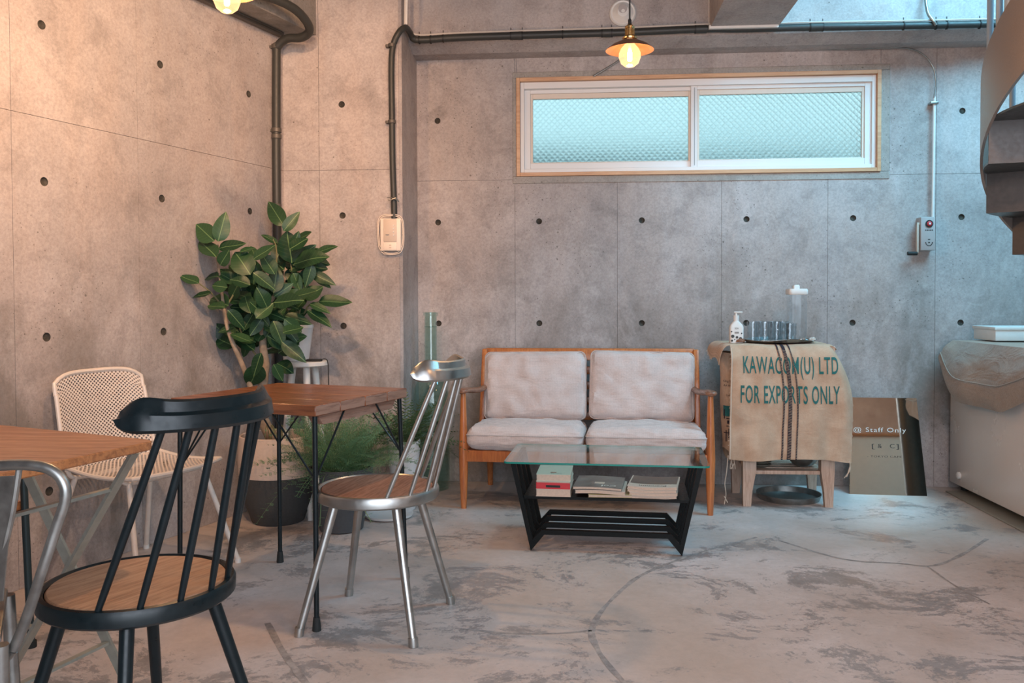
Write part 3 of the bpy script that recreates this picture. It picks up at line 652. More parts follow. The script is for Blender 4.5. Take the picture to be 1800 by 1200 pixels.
# ------------------------------------------------------------------ spindle chairs
def spindle_chair(loc, rotz, label, fm, wm_, shine=0):
    T = thing('spindle_chair', label, 'chair', loc, rotz)
    bm = bm_(); lathe(bm, [(.190, .420), (.200, .418), (.2065, .424), (.2075, .447), (.203, .456), (.195, .458), (.189, .452), (.188, .435)], seg=64, closed=True); lathe(bm, [(.0, .419), (.19, .420), (.19, .433), (0, .433)], seg=48); obj('seat_ring', bm, fm, T)
    bm = bm_(); lathe(bm, [(0, .434), (.187, .434), (.187, .452), (.183, .456), (0, .456)], seg=64); obj('seat', bm, wm_, T)
    for sx in (-1, 1):
        for sy in (-1, 1):
            bm = bm_(); tube(bm, [(sx*.105, sy*.105, .422), (sx*.194, sy*.194, .012)], [.0155, .0125], 14); lg = obj('leg', bm, fm, T)
            bm = bm_(); tube(bm, [(sx*.1925, sy*.1925, .028), (sx*.1945, sy*.1945, .010), (sx*.195, sy*.195, .0)], [.0155, .016, .0155], 14); obj('foot_cap', bm, fm if shine else RUBBER, lg)
    A, B, Y0, Z0 = .176, .135, .16, .825
    for a, tt in zip((-60, -36, -12, 12, 36, 60), (-47, -28, -9.5, 9.5, 28, 47)):
        a, tt = math.radians(a), math.radians(tt)
        p0 = Vector((.192*math.sin(a), .192*math.cos(a), .452)); p1 = Vector((A*.97*math.sin(tt), Y0+B*.97*math.cos(tt), Z0+.006))
        bm = bm_(); tube(bm, [p0, p0.lerp(p1, .12), p0.lerp(p1, .5), p1], [.0065, .0078, .0088, .0078], 12); obj('spindle', bm, fm, T)
    # crest rail: swept section, tall rounded horns at both ends
    sec = []; N = 44; bm = bm_(); rings = []
    for i in range(N+1):
        s = -1+2*i/N; tt = math.radians(80)*s; q = abs(s)
        hgt = .062 + .007*math.exp(-((q-.72)/.18)**2)
        e = max(0, (q-.76)/.24); rd = math.sqrt(max(.0, 1-e*e))*.95+.05
        base_up = .026*(1-rd); hgt = hgt*rd*(1-.1*e)
        lip = .014*(1-.7*e); dip = 1-math.exp(-((q-.80)/.22)**2)      # the groove fades into the horns
        c0 = Vector((A*math.sin(tt), Y0+B*math.cos(tt), Z0+base_up)); n0 = Vector((math.sin(tt)/A, math.cos(tt)/B, 0)).normalized()
        z1 = .55*hgt
        prof = [(-.008, .0), (.010+lip*.6, .0), (.012+lip, .007*(1-e*.6)), (.010+lip*.85, z1*.95), (.008+(lip*.7)*(1-dip), z1*1.12), (.006, hgt*.93), (.0, hgt), (-.006, hgt*.95), (-.010, z1), (-.012, .012*(1-e*.6))]
        rings.append([bm.verts.new(c0+n0*o_+Vector((0, 0, z_))) for o_, z_ in prof])
    n = len(rings[0])
    for i in range(N):
        for k in range(n): bm.faces.new((rings[i][k], rings[i][(k+1) % n], rings[i+1][(k+1) % n], rings[i+1][k]))
    bm.faces.new(rings[0]); bm.faces.new(rings[-1][::-1]); bmesh.ops.recalc_face_normals(bm, faces=bm.faces[:])
    obj('crest_rail', bm, fm, T)
    return T
spindle_chair((-.667, 2.84, 0), math.radians(-9-90), 'silver metal spindle-back chair with round wooden seat by the dining table', SILVER, W_SEAT, 1)
spindle_chair((-.976, 1.838, 0), math.radians(-26-90), 'black spindle-back chair with round wooden seat in the foreground', BLACK, W_SEAT2)

# ------------------------------------------------------------------ dining table
U = Vector((.948, -.317, 0)); V = Vector((.317, .948, 0)); D0 = Vector((-.838, 2.705, 0))
dt = thing('dining_table', 'dark stained plank table on thin black legs beside the silver chair', 'table', D0-U*.305+V*.297, math.atan2(U.y, U.x))
# local frame: x along U, y along V ; half size
HX, HY, ZT = .305, .297, .742
ys = [-HY, -.155, 0.0, .15, HY]
for a, c in zip(ys, ys[1:]):
    bm = bm_(); box(bm, (-HX, a+.0008, ZT-.036), (HX+.0, c-.0008, ZT)); bevel(bm, .0025, 1); o = obj('plank', bm, [W_TABLE, W_TABLE_END], dt)
    for p in o.data.polygons:
        if abs(p.normal.x) > .9: p.material_index = 1
for sx in (1, -1):
    bm = bm_(); xx = sx*(HX-.045); prism(bm, [(xx-.022, -HY+.045, ZT-.037), (xx-.022, -HY+.075, ZT-.072), (xx-.022, HY-.075, ZT-.072), (xx-.022, HY-.045, ZT-.037)], (.044, 0, 0)); obj('batten', bm, W_TABLE_END, dt, smooth=False)
for sx in (-1, 1):
    for sy in (-1, 1):
        top = Vector((sx*(HX-.02), sy*(HY-.025), ZT-.037)); bot = Vector((sx*(HX-.015), sy*(HY-.018), 0))
        if sx > 0 and sy > 0: bot += Vector((.01, .01, 0))
        bm = bm_(); tube(bm, [top, bot+Vector((0, 0, .01))], .0088, 12); lg = obj('leg', bm, TEALBLK if 0 else BLACK, dt)
        bm = bm_(); tube(bm, [bot+Vector((0, 0, .045)), bot+Vector((0, 0, .03)), bot+Vector((0, 0, .004)), bot], [.0105, .0125, .0145, .0145], 12); obj('foot_cap', bm, RUBBER, lg)
        j = top.lerp(bot, .30)
        for dv in ((-sx*.17, 0, 0), (0, -sy*.17, 0)):
            bm = bm_(); tube(bm, [j, Vector((top.x+dv[0], top.y+dv[1], ZT-.038))], .0035, 8); obj('brace_rod', bm, BLACK, dt)

# ------------------------------------------------------------------ foreground folding table
FC = Vector((-1.040, 2.055, 0)); fu = Vector((-.925, .38, 0)).normalized(); fv = Vector((-.27, -.963, 0)).normalized(); zt = .735
ft = thing('folding_table', 'wood-topped folding table with crossed metal legs at the left edge', 'table', FC+fu*.4+fv*.3, 0)
def fp(u_, v_, z): return FC + fu*u_ + fv*v_ + Vector((0, 0, z))
bm = bm_(); pts = []
for (cu, cv, a0) in ((.03, .03, 180), ):
    for k in range(5): a = math.radians(180+22.5*k); pts.append(fp(.03+.03*math.cos(a), .03+.03*math.sin(a), zt-.022))
pts += [fp(1.0, 0, zt-.022), fp(1.0, .6, zt-.022)]
for k in range(5): a = math.radians(90+22.5*k); pts.append(fp(.03+.03*math.cos(a), .57+.03*math.sin(a), zt-.022))
prism(bm, pts, (0, 0, .022)); bevel(bm, .003, 1); obj('tabletop', bm, W_FRONT, ft, world=True)
def bar(a, b_, w_=.022, h_=.006, mid=None):
    bm = bm_(); tube(bm, ([a, b_] if mid is None else [a, mid, b_]), .01, 4, flat=(w_, h_)); return bm
def dep(x, y, d_): return onY(x, y, d_)
l1t, l1b = dep(236, 796, 2.10), onZ(12, 1191); l1k = l1t.lerp(l1b, .03)
obj('leg', bar(dep(232, 770, 2.10), l1t, .02, .008), OLIVE, ft, world=True); 
obj('leg', bar(l1t, l1b, .024, .01), OLIVE, ft, world=True)
l2t, l2b = dep(42, 822, 2.16), onZ(225, 1204)
obj('leg', bar(l2t, l2b, .024, .01, l2t.lerp(l2b, .55)), OLIVE, ft, world=True)
pv = dep(121, 995, 2.25); bm = bm_(); lathe(bm, [(.009, -.012), (.011, -.012), (.011, .012), (0, .014)], pv, 12); obj('pivot_bolt', bm, ZINC_D, ft, world=True)
d_ = fv
for (px_, py_, dd, ln_) in ((205, 857, 2.15, .62), (187, 1130, 2.255, .62)):
    p = dep(px_, py_, dd); q = p + d_*ln_; obj('crossbar', bar(p, q, .018, .008), OLIVE, ft, world=True)
p = dep(60, 1103, 2.33); obj('crossbar', bar(p, p+fu*.55, .018, .008), OLIVE, ft, world=True)
for o_ in (.55,):   # the matching leg pair near the camera
    sh = fv*o_
    obj('leg', bar(l1t+sh, Vector((l1b.x, l1b.y, 0))+sh, .024, .01), OLIVE, ft, world=True); obj('leg', bar(l2t+sh, Vector((l2b.x, l2b.y, 0))+sh, .024, .01), OLIVE, ft, world=True)

# ------------------------------------------------------------------ wooden stool with black post behind the folding table
p = onZ(55, 1137); st = thing('wooden_stool', 'black-legged wooden stool mostly hidden behind the folding table', 'stool', p)
dirs = (Vector((0, 0, 0)), fu*.36, fu*.36+fv*.22, fv*.22)
for k, dv in enumerate(dirs):
    bm = bm_(); b0 = p+dv; tube(bm, [b0+Vector((-.018, .0, .60 if k == 0 else .43)), b0+Vector((0, 0, .012))], .011, 12); lg = obj('leg', bm, TEALBLK, st, world=True)
    bm = bm_(); tube(bm, [b0+Vector((0, 0, .02)), b0], .016, 12); obj('foot_cap', bm, RUBBER, lg, world=True)
bm = bm_(); prism(bm, [p+fu*.022+Vector((0, 0, .430)), p+fu*.40+Vector((0, 0, .430)), p+fu*.40+fv*.25+Vector((0, 0, .430)), p+fu*.022+fv*.25+Vector((0, 0, .430))], (0, 0, .028)); bevel(bm, .004, 1); obj('seat', bm, W_FRONT, st, world=True)
bm = bm_(); q = p+fu*.02+Vector((-.005, 0, .42)); tube(bm, [q-fu*.02, q+fu*.03], .009, 8); obj('bracket', bm, BLACK, st, world=True)

# ------------------------------------------------------------------ grey metal chair at the left edge
d0 = 1.42
gc = thing('metal_chair', 'grey bent-tube metal chair cut off by the left edge', 'chair', (-1.02, 1.5, 0), 0)
def G(x, y, d_=d0): return onY(x, y, d_)
hoop = [G(24, 1140, 1.46), G(45, 1090, 1.45), G(72, 1010), G(98, 930), G(115, 876), G(110, 845), G(88, 825), G(50, 817), G(0, 818), G(-60, 826, 1.40), G(-140, 838, 1.38), G(-195, 860, 1.36), G(-205, 920, 1.36), G(-180, 1020, 1.37), G(-150, 1150, 1.38)]
bm = bm_(); tube(bm, smoothpath(hoop, 8), .0095, 12); obj('back_hoop', bm, ZINC_D, gc, world=True)
bm = bm_(); tube(bm, smoothpath([G(34, 822, 1.425), G(22, 900, 1.43), G(4, 985, 1.44), G(-10, 1090, 1.47)], 6), .0055, 8); obj('back_rib', bm, ZINC_D, gc, world=True)
def slat(u_, v_):
    a = G(24-20*v_, 836+220*v_, 1.43); c = G(-90-8*v_, 846+225*v_, 1.41); q = a.lerp(c, u_); q.y += .01*math.sin(PI*u_); return q
bm = bm_(); gridf(bm, slat, 8, 8); obj('back_slat', bm, ZINC_D, gc, world=True, solid=.003)
bl, br = G(-160, 1120, 1.44), G(30, 1128, 1.44); sz = .47; fwd = Vector((-.35, .93, 0)).normalized()
seatc = [Vector((bl.x, bl.y, sz)), Vector((br.x-.03, br.y, sz)), Vector((br.x-.05, br.y, sz))+fwd*.0+Vector((-.14, .25, 0)), Vector((bl.x, bl.y, sz))+Vector((-.14, .24, 0))]
bm = bm_(); prism(bm, seatc, (0, 0, .015)); bevel(bm, .005, 2); obj('seat', bm, ZINC_D, gc, world=True)
for k, s_ in enumerate(seatc):
    cen = sum(seatc, Vector())/4; o_ = (s_-cen); o_.z = 0; bt = s_+o_*.22; bt.z = 0
    if k == 1: bt = Vector((s_.x-.02, s_.y+.02, 0))
    bm = bm_(); tube(bm, [s_, bt+Vector((0, 0, .012))], .013, 10); lg = obj('leg', bm, ZINC_D, gc, world=True)
    bm = bm_(); tube(bm, [bt+Vector((0, 0, .02)), bt], .016, 10); obj('foot_cap', bm, RUBBER, lg, world=True)
bm = bm_(); tube(bm, smoothpath([G(24, 1140, 1.46), G(2, 1160, 1.47), G(-40, 1168, 1.47)], 4), .0095, 10); obj('seat_tube', bm, ZINC_D, gc, world=True)

# ------------------------------------------------------------------ cream perforated chair  (local: +x is the way it faces)
mc = thing('mesh_chair', 'cream perforated metal chair standing against the left wall', 'chair', (-1.715, 3.27, 0), math.radians(-19.5))
def shell(u_, v_):   # v: 0 front edge of seat .. 1 top of back
    wdt = .225
    y = (u_-.5)*2
    if v_ < .47:
        k = v_/.47; x = .235-.42*k; z = .445-.022*math.sin(PI*k)*1-.012*k; x -= .045*(y*y)*(1-k)**2; wd = wdt*(1.0-.02*k)
        z += -.012*(1-k)**3 + .020*y*y*k
    else:
        k = (v_-.47)/.53; a = min(1, k/.22)
        x = -.185-.025*math.sin(a*PI/2)-.05*max(0, k-.1); z = .433+.018*a+.365*max(0, k-.04); wd = wdt*(.98-.05*k)
        x += .045*y*y*(1-k*.4); z -= .018*(y**4)*k
        if k > .85: z += -.02*(abs(y)**6)
    return Vector((x, y*wd, z))
bm = bm_(); gridf(bm, shell, 24, 40, True); obj('shell', bm, PERF, mc)
edge = [shell(0, k/30) for k in range(1, 30)] + [shell(k/16, 1) for k in range(0, 17)] + [shell(1, 1-k/30) for k in range(1, 30)] + [shell(1-k/16, 0) for k in range(0, 17)]
edge.append(edge[0]); bm = bm_(); tube(bm, edge, .0085, 8, cap=False); bmesh.ops.remove_doubles(bm, verts=bm.verts[:], dist=1e-5); obj('rim_tube', bm, CREAM, mc)
for sx, sy in ((1, 1), (1, -1), (-1, 1), (-1, -1)):
    top = Vector((.14*sx-.01, .185*sy, .405)); bot = Vector((.255*sx-.005, .255*sy, .012))
    bm = bm_(); tube(bm, [top, bot], .0105, 12); lg = obj('leg', bm, CREAM, mc)
    bm = bm_(); tube(bm, [bot+Vector((0, 0, .006)), Vector((bot.x, bot.y, 0))], .0125, 12); obj('foot_cap', bm, WHITE, lg)
bm = bm_(); tube(bm, smoothpath([(.13, -.222, .43), (.13, -.185, .405), (.13, 0, .40), (.13, .185, .405), (.13, .222, .43)], 4), .009, 10); tube(bm, smoothpath([(-.15, -.222, .44), (-.15, -.185, .405), (-.15, 0, .40), (-.15, .185, .405), (-.15, .222, .44)], 4), .009, 10); obj('under_frame', bm, CREAM, mc)

# ------------------------------------------------------------------ sofa
sf = thing('sofa', 'two-seat sofa with orange wooden frame against the back wall', 'sofa', (.048, 4.365, 0), math.radians(-3.2))
HW = .628
for sx in (-1, 1):
    bm = bm_(); tube(bm, [(sx*HW, .0, .60), (sx*HW, 0, .44), (sx*HW, 0, .28), (sx*HW, 0, .14), (sx*HW, .0, 0)], [.0135, .019, .0245, .021, .0145], 16); obj('leg', bm, W_SOFA, sf)
    bm = bm_(); tube(bm, [(sx*(HW-.06), .47, .50), (sx*(HW-.06), .50, .25), (sx*(HW-.05), .58, 0)], [.02, .022, .015], 14); obj('leg', bm, W_SOFA, sf)
    # armrest: flat paddle widening at the front, curling in to the back frame
    bm = bm_(); rg = []
    for (y, zc, hw, th, dx) in ((-.045, .612, .012, .008, .0), (-.035, .612, .028, .013, .0), (0, .613, .033, .015, 0), (.06, .610, .028, .015, -.006), (.16, .598, .022, .015, -.02), (.28, .588, .021, .015, -.035), (.40, .590, .020, .015, -.05), (.47, .60, .018, .015, -.06)):
        cx = sx*(HW+dx); rg.append([bm.verts.new((cx+hw*math.cos(2*PI*k/12), y, zc+th*math.sin(2*PI*k/12))) for k in range(12)])
    for a, c in zip(rg, rg[1:]):
        for k in range(12): bm.faces.new((a[k], a[(k+1) % 12], c[(k+1) % 12], c[k]))
    bm.faces.new(rg[0]); bm.faces.new(rg[-1]); bmesh.ops.recalc_face_normals(bm, faces=bm.faces[:]); obj('armrest', bm, W_ARM, sf)
    # shaped back upright
    bm = bm_(); X0 = sx*(HW-.012)
    prism(bm, [(X0, .40, .30), (X0, .47, .28), (X0, .545, .62), (X0, .575, .80), (X0, .53, .80), (X0, .475, .62)], (-sx*.03, 0, 0)); bevel(bm, .006, 2); obj('back_post', bm, W_SOFA, sf)
bm = bm_(); rounded_box(bm, (-HW, -.016, .245), (HW, .016, .305), .006); obj('front_rail', bm, W_SOFA, sf)
for sx in (-1, 1): bm = bm_(); rounded_box(bm, (sx*HW-.014, 0, .245), (sx*HW+.014, .48, .30), .006); obj('side_rail', bm, W_SOFA, sf)
bm = bm_(); rounded_box(bm, (-HW+.05, .45, .25), (HW-.05, .49, .31), .006); obj('rear_rail', bm, W_SOFA, sf)
bm = bm_(); prism(bm, [(-HW+.03, .535, .735), (-HW+.03, .575, .735), (-HW+.03, .592, .803), (-HW+.03, .552, .803)], (2*HW-.06, 0, 0)); bevel(bm, .006, 2); obj('top_rail', bm, W_SOFA, sf)
for k in range(4):
    z = .40+.085*k; yy = .475+.10*(z-.3)/.5; bm = bm_(); rounded_box(bm, (-HW+.06, yy, z), (HW-.06, yy+.018, z+.045), .005); obj('back_slat', bm, W_SOFA, sf)
def cushion(w_, d_, h_, seed, puff=.02, wr=.006):
    bm = bm_(); n = 22
    bmesh.ops.create_cube(bm, size=2); bmesh.ops.subdivide_edges(bm, edges=bm.edges[:], cuts=n, use_grid_fill=True)
    R_ = min(h_*.42, .045)
    for v in bm.verts:
        x, y, z = v.co
        p = Vector((x*w_/2, y*d_/2, z*h_/2)); inner = Vector((max(-w_/2+R_, min(w_/2-R_, p.x)), max(-d_/2+R_, min(d_/2-R_, p.y)), max(-h_/2+R_, min(h_/2-R_, p.z))))
        dl = p-inner; 
        if dl.length > 1e-6: p = inner+dl.normalized()*R_
        pf = (1-x*x)*(1-y*y); p.z += (1 if z > 0 else -1)*puff*pf**.6*abs(z) - 0
        q = Vector((x*w_*7+seed, y*d_*7, z*2)); p.z += wr*noise.noise(q)*2*(1 if abs(z) > .9 else .3)
        ed = max(abs(x), abs(y)); fold = noise.noise(Vector((x*w_*26+seed, y*d_*26, 3))); p += Vector((x, y, 0)).normalized()*0 if ed < .5 else Vector((0, 0, wr*.8*fold*(ed-.5)*2*z))
        p.x += .004*noise.noise(Vector((seed, y*9, z*3))) ; p.y += .005*noise.noise(Vector((x*8, seed, z*3)))
        v.co = p
    return bm
def piping(w_, d_, h_, zf):
    pts = []; R_ = .03
    for cx, cy_, a0 in ((w_/2-R_, d_/2-R_, 0), (-w_/2+R_, d_/2-R_, 90), (-w_/2+R_, -d_/2+R_, 180), (w_/2-R_, -d_/2+R_, 270)):
        for k in range(5): a = math.radians(a0+22.5*k); pts.append(Vector((cx+(R_+.0)*math.cos(a), cy_+(R_)*math.sin(a), zf*h_/2)))
    pts.append(pts[0]); bm = bm_(); tube(bm, pts, .0032, 6, cap=False); return bm
def put(bm, M4): bm.transform(M4); return bm
cw = .603
for i, (cx, lb) in enumerate(((-.308, 'sofa_seat_cushion'), (.308, 'sofa_seat_cushion'))):
    M4 = Matrix.Translation((cx, .215, .358)) @ Matrix.Rotation(math.radians(-3), 4, 'X')
    o = obj('seat_cushion', put(cushion(cw, .53, .112, 3+9*i, .022, .006), M4), LINEN, sf); obj('piping', put(piping(cw-.002, .528, .112, .30), M4), LINEN_P, o)
    th = math.radians(90-12); bh = .385
    M5 = Matrix.Translation((cx*.96, .438, .595+(.004 if i else 0))) @ Matrix.Rotation(math.radians(1.2 if i else -.6), 4, 'Y') @ Matrix.Rotation(th, 4, 'X')
    o = obj('back_cushion', put(cushion(.574, bh, .135, 33+17*i, .028, .009), M5), LINEN, sf); obj('piping', put(piping(.566, bh-.008, .135, .62), M5), LINEN_P, o)

# ------------------------------------------------------------------ coffee table
ct = thing('coffee_table', 'low glass-topped coffee table on nested black steel frames', 'coffee table', (.14, 3.83, 0), math.radians(-3.7))
zg = .392
# local x along the long side
gx, gy = .432, .235
bm = bm_(); pts = []
for cx, cy_, a0 in ((gx-.02, gy-.02, 0), (-gx+.02, gy-.02, 90), (-gx+.02, -gy+.02, 180), (gx-.02, -gy+.02, 270)):
    for k in range(5): a = math.radians(a0+22.5*k); pts.append((cx+.02*math.cos(a), cy_+.02*math.sin(a), zg-.008))
prism(bm, pts, (0, 0, .008)); o = obj('glass_top', bm, [GLASS_T, GEDGE], ct, smooth=False, label='clear glass top with green edge')
for p in o.data.polygons:
    if abs(p.normal.z) < .5: p.material_index = 1
for k in range(4):
    y = -.178+.116*k; w2 = .0105
    P_ = [(-.408, zg-.010), (-.318, .014), (-.262, .072), (.262, .072), (.318, .014), (.408, zg-.010)]
    P2 = [(-.386, zg-.010), (-.313, .048), (-.273, .092), (.273, .092), (.313, .048), (.386, zg-.010)]
    P_[1] = (-.321, .0); P_[4] = (.321, .0)
    bm = bm_(); prism(bm, [(a, y-w2, z) for a, z in P_] + [(a, y-w2, z) for a, z in P2[::-1]], (0, w2*2, 0)); obj('frame_bar', bm, BLACK_M, ct, smooth=False)
bm = bm_(); box(bm, (-.352, -.172, .222), (.352, .178, .234)); obj('shelf', bm, BLACK_M, ct, smooth=False)
bm = bm_(); 
for s_ in (-1, 1): box(bm, (s_*.395-.01, -.19, zg-.016), (s_*.395+.01, .19, zg-.0085))
obj('cross_bar', bm, BLACK_M, ct, smooth=False)
# reading matter on its shelf
RC = wm(ct)
zs = .2345
def book(name, label, cat, x, y, z, w_, d_, h_, rot, cover, group=None, pages=PAPER, cth=.0015, sag=0):
    loc = RC @ Vector((x, y, z)); T = thing(name, label, cat, loc, math.radians(-3.7)+rot, group)
    def curvez(bm):
        for v in bm.verts: v.co.z += sag*math.sin((v.co.x/w_+.5)*PI*1.2)
        return bm
    bm = bm_(); box(bm, (-w_/2+.002, -d_/2+.002, cth), (w_/2-.002, d_/2-.002, h_-cth)); bmesh.ops.subdivide_edges(bm, edges=[e for e in bm.edges if abs((e.verts[0].co-e.verts[1].co).x) > .01], cuts=8); obj('pages', curvez(bm), pages, T)
    for z0_ in (0, h_-cth):
        bm = bm_(); box(bm, (-w_/2, -d_/2, z0_), (w_/2, d_/2, z0_+cth)); bmesh.ops.subdivide_edges(bm, edges=[e for e in bm.edges if abs((e.verts[0].co-e.verts[1].co).x) > .01], cuts=8); obj('cover', curvez(bm), cover, T)
    return T
COVG = plain('mint_cover', (.50, .60, .52), .4); COVC = plain('cream_cover', (.62, .50, .42), .5); COVM = plain('photo_cover', (.22, .20, .18), .35, 0, 12, .4, 0); COVR = plain('magazine_cover', (.66, .52, .44), .4); COVB = plain('brown_cover', (.20, .12, .09), .4, 0, 8, .4, 0)
book('book', 'thick cream book lowest in the left stack under the glass', 'book', -.225, -.075, zs, .150, .20, .032, .01, COVC)
b2 = book('book', 'thick book with red paper band in the left stack', 'book', -.224, -.07, zs+.0325, .146, .195, .030, -.02, COVC)
bm = bm_(); rounded_box(bm, (-.073, -.1005, -.004), (.0745, -.098, .026), .0008, 1); rb = obj('paper_band', bm, RED, b2, label='red paper band')
bm = bm_(); box(bm, (-.03, -.1015, .006), (.032, -.1005, .016)); obj('printed_marks', bm, INK, rb)
b3 = book('book', 'mint green book on top of the left stack', 'book', -.226, -.055, zs+.063, .150, .21, .030, .02, COVG)
bm = textmesh('COFFEE', .014, 2); bm.transform(Matrix.Translation((.01, -.088, .0305)) @ Matrix.Rotation(PI, 4, 'Z')); obj('title', bm, TEALPR, b3)
bm = bm_(); rounded_box(bm, (-.016, -.07, .030), (.010, -.055, .0312), .0005, 1); obj('emblem', bm, W_ARM, b3)
book('magazine', 'flat magazine with gilt edges at the bottom of the middle pile', 'magazine', .015, -.095, zs, .185, .14, .012, .05, plain('gilt_cover', (.42, .33, .16), .5))
book('magazine', 'cream magazine second from bottom of the middle pile', 'magazine', -.02, -.05, zs+.0125, .215, .22, .015, -.04, COVC, sag=.003)
mg = book('magazine', 'grey photo magazine on top of the middle pile', 'magazine', -.03, -.045, zs+.030, .21, .235, .012, -.06, COVM, sag=.003)
bm = textmesh('Coffee', .045, 3); bm.transform(Matrix.Translation((.02, -.085, .0145)) @ Matrix.Rotation(PI, 4, 'Z')); obj('title', bm, WPRINT, mg)
bm = bm_(); rounded_box(bm, (-.018, -.05, .013), (.025, -.018, .0152), .0005, 1); obj('picture', bm, COVC, mg)
for k in range(4):
    lbs = ('lowest curled magazine in the right pile under the glass', 'second curled magazine from the bottom of the right pile', 'third curled magazine from the bottom of the right pile', 'cream magazine with upside-down title on top of the right pile')
    mz = book('magazine', lbs[k], 'magazine', .205+.004*(k % 2), -.05+.006*k, zs+.0005+.0118*k, .20+.004*k, .225, .0112, -.05-.02*k, COVR if k % 2 else COVC, sag=-.004)
bm = textmesh('Premium', .030, 3, sx=1.1)
for v in bm.verts: v.co.z = .0120-.004*math.sin((-v.co.x/.212+.5)*PI*1.2)
bm.transform(Matrix.Translation((0, -.082, .0002)) @ Matrix.Rotation(PI, 4, 'Z')); obj('title', bm, INK, mz)
bm = bm_(); gridf(bm, lambda a, c: Vector((-.10+.2*a, -.045+.155*c, .0122-.004*math.sin(a*PI*1.2))), 8, 2); obj('picture', bm, COVB, mz)

# ------------------------------------------------------------------ sack-covered side table
TX0, TX1, TY0, TY1, TZ = .905, 1.303, 4.51, 4.90, .838
tb = thing('side_table', 'pale wooden side table hidden under a printed burlap sack', 'table', ((TX0+TX1)/2, (TY0+TY1)/2, 0))
for x in (TX0, TX1):
    for y in (TY0+.03, TY1-.05):
        s_ = 1 if x > 1 else -1; hw = .034
        bm = bm_(); rg = []
        for z, w1, ox in ((0, .020, s_*.010), (.08, .024, s_*.008), (.19, .034, 0), (.80, .034, 0)):
            rg.append([bm.verts.new((x+ox+a*w1, y+c*w1*.8, z)) for a, c in ((-1, -1), (1, -1), (1, 1), (-1, 1))])
        for a, c in zip(rg, rg[1:]):
            for k in range(4): bm.faces.new((a[k], a[(k+1) % 4], c[(k+1) % 4], c[k]))
        bm.faces.new(rg[0][::-1]); bm.faces.new(rg[-1]); obj('leg', bm, W_PALE, tb, smooth=False, world=True)
bm = bm_(); rounded_box(bm, (TX0-.03, TY0, TZ-.03), (TX1+.034, TY1+.02, TZ-.001), .004); obj('tabletop', bm, W_PALE, tb, world=True)
bm = bm_(); rounded_box(bm, (TX0+.034, TY0+.02, .168), (TX1-.034, TY0+.05, .188), .003); obj('front_rail', bm, W_PALE, tb, world=True)
for k in range(5):
    y = TY0+.056+.064*k; bm = bm_(); rounded_box(bm, (TX0+.0, y, .176), (TX1, y+.045, .186), .002); obj('shelf_slat', bm, W_PALE, tb, world=True)
# sack
YF = TY0-.028; SX0, SX1 = .792, 1.378
SXc = (SX0+SX1)/2
def sack(u_, v_):    # v 0 back edge on top .. .35 front edge .. 1 hem
    wob = .006*noise.noise(Vector((u_*3.1, v_*3.3, 4)))+.003*noise.noise(Vector((u_*9, v_*8, 1)))
    if v_ < .36:
        k = v_/.36; x = SX0+.01+(SX1-SX0-.045)*u_; y = (TY1+.02)+(YF-.0-TY1)*k; z = TZ+.010+wob*.6
        if k > .9: z -= .010*((k-.9)/.1)**2
        side = max(0, (u_-.94)/.06); z -= .02*side**2
        return Vector((x, y, z))
    k = (v_-.36)/.64
    flare = .055*math.sin(min(1, k*1.45)*PI*.5)*(1-.35*k)
    x0_ = SX0+.01-.012*k; x1_ = SX1-.037+flare*(k > 0)+.055*math.sin(min(1, k/.5)*PI*.5)-.03*k
    x = x0_+(x1_-x0_)*u_
    y = YF+.018-.032*math.sin(min(1, k*8)*PI/2) - .012*k + .016*math.sin(u_*PI*5+1.2)*k**1.3*.8 + wob*3.0 - .01*k + .007*k*math.sin(u_*23+v_*4)*max(0, abs(u_-.5)*2-.3)
    hem = .575+.010*math.sin(u_*PI*2+.6)+.012*u_
    side = max(0, (u_-.94)/.06)
    z = TZ-.0-hem*k - .02*side**2*(1-k)
    if u_ > .9: y += .06*((u_-.9)/.1)**2*(1-k*.6)
    return Vector((x, y, z))
sk = thing('burlap_sack', 'printed burlap sack draped over the side table', 'sack', (SXc, YF, TZ))
bm = bm_(); gridf(bm, sack, 60, 90); obj('cloth', bm, BURLAP, sk, world=True, solid=.0022)
def sack_uv(X, Z):     # invert: find u,v on the front drape for a world x,z
    k = max(.001, min(1, (TZ-Z)/.585)); u_ = .5
    for _ in range(12):
        p = sack(u_, .36+.64*k); u_ += (X-p.x)/.60*.8; k += (p.z-Z)/.585*.8; u_ = max(0, min(1, u_)); k = max(0.001, min(1, k))
    return u_, .36+.64*k
def onsack(X, Z, off=.0026):
    u_, v_ = sack_uv(X, Z); p = sack(u_, v_); n_ = (sack(min(1, u_+.01), v_)-sack(max(0, u_-.01), v_)).cross(sack(u_, min(1, v_+.01))-sack(u_, max(0, v_-.01)))
    n_.normalize(); n_ = n_ if n_.y < 0 else -n_
    return p+n_*off
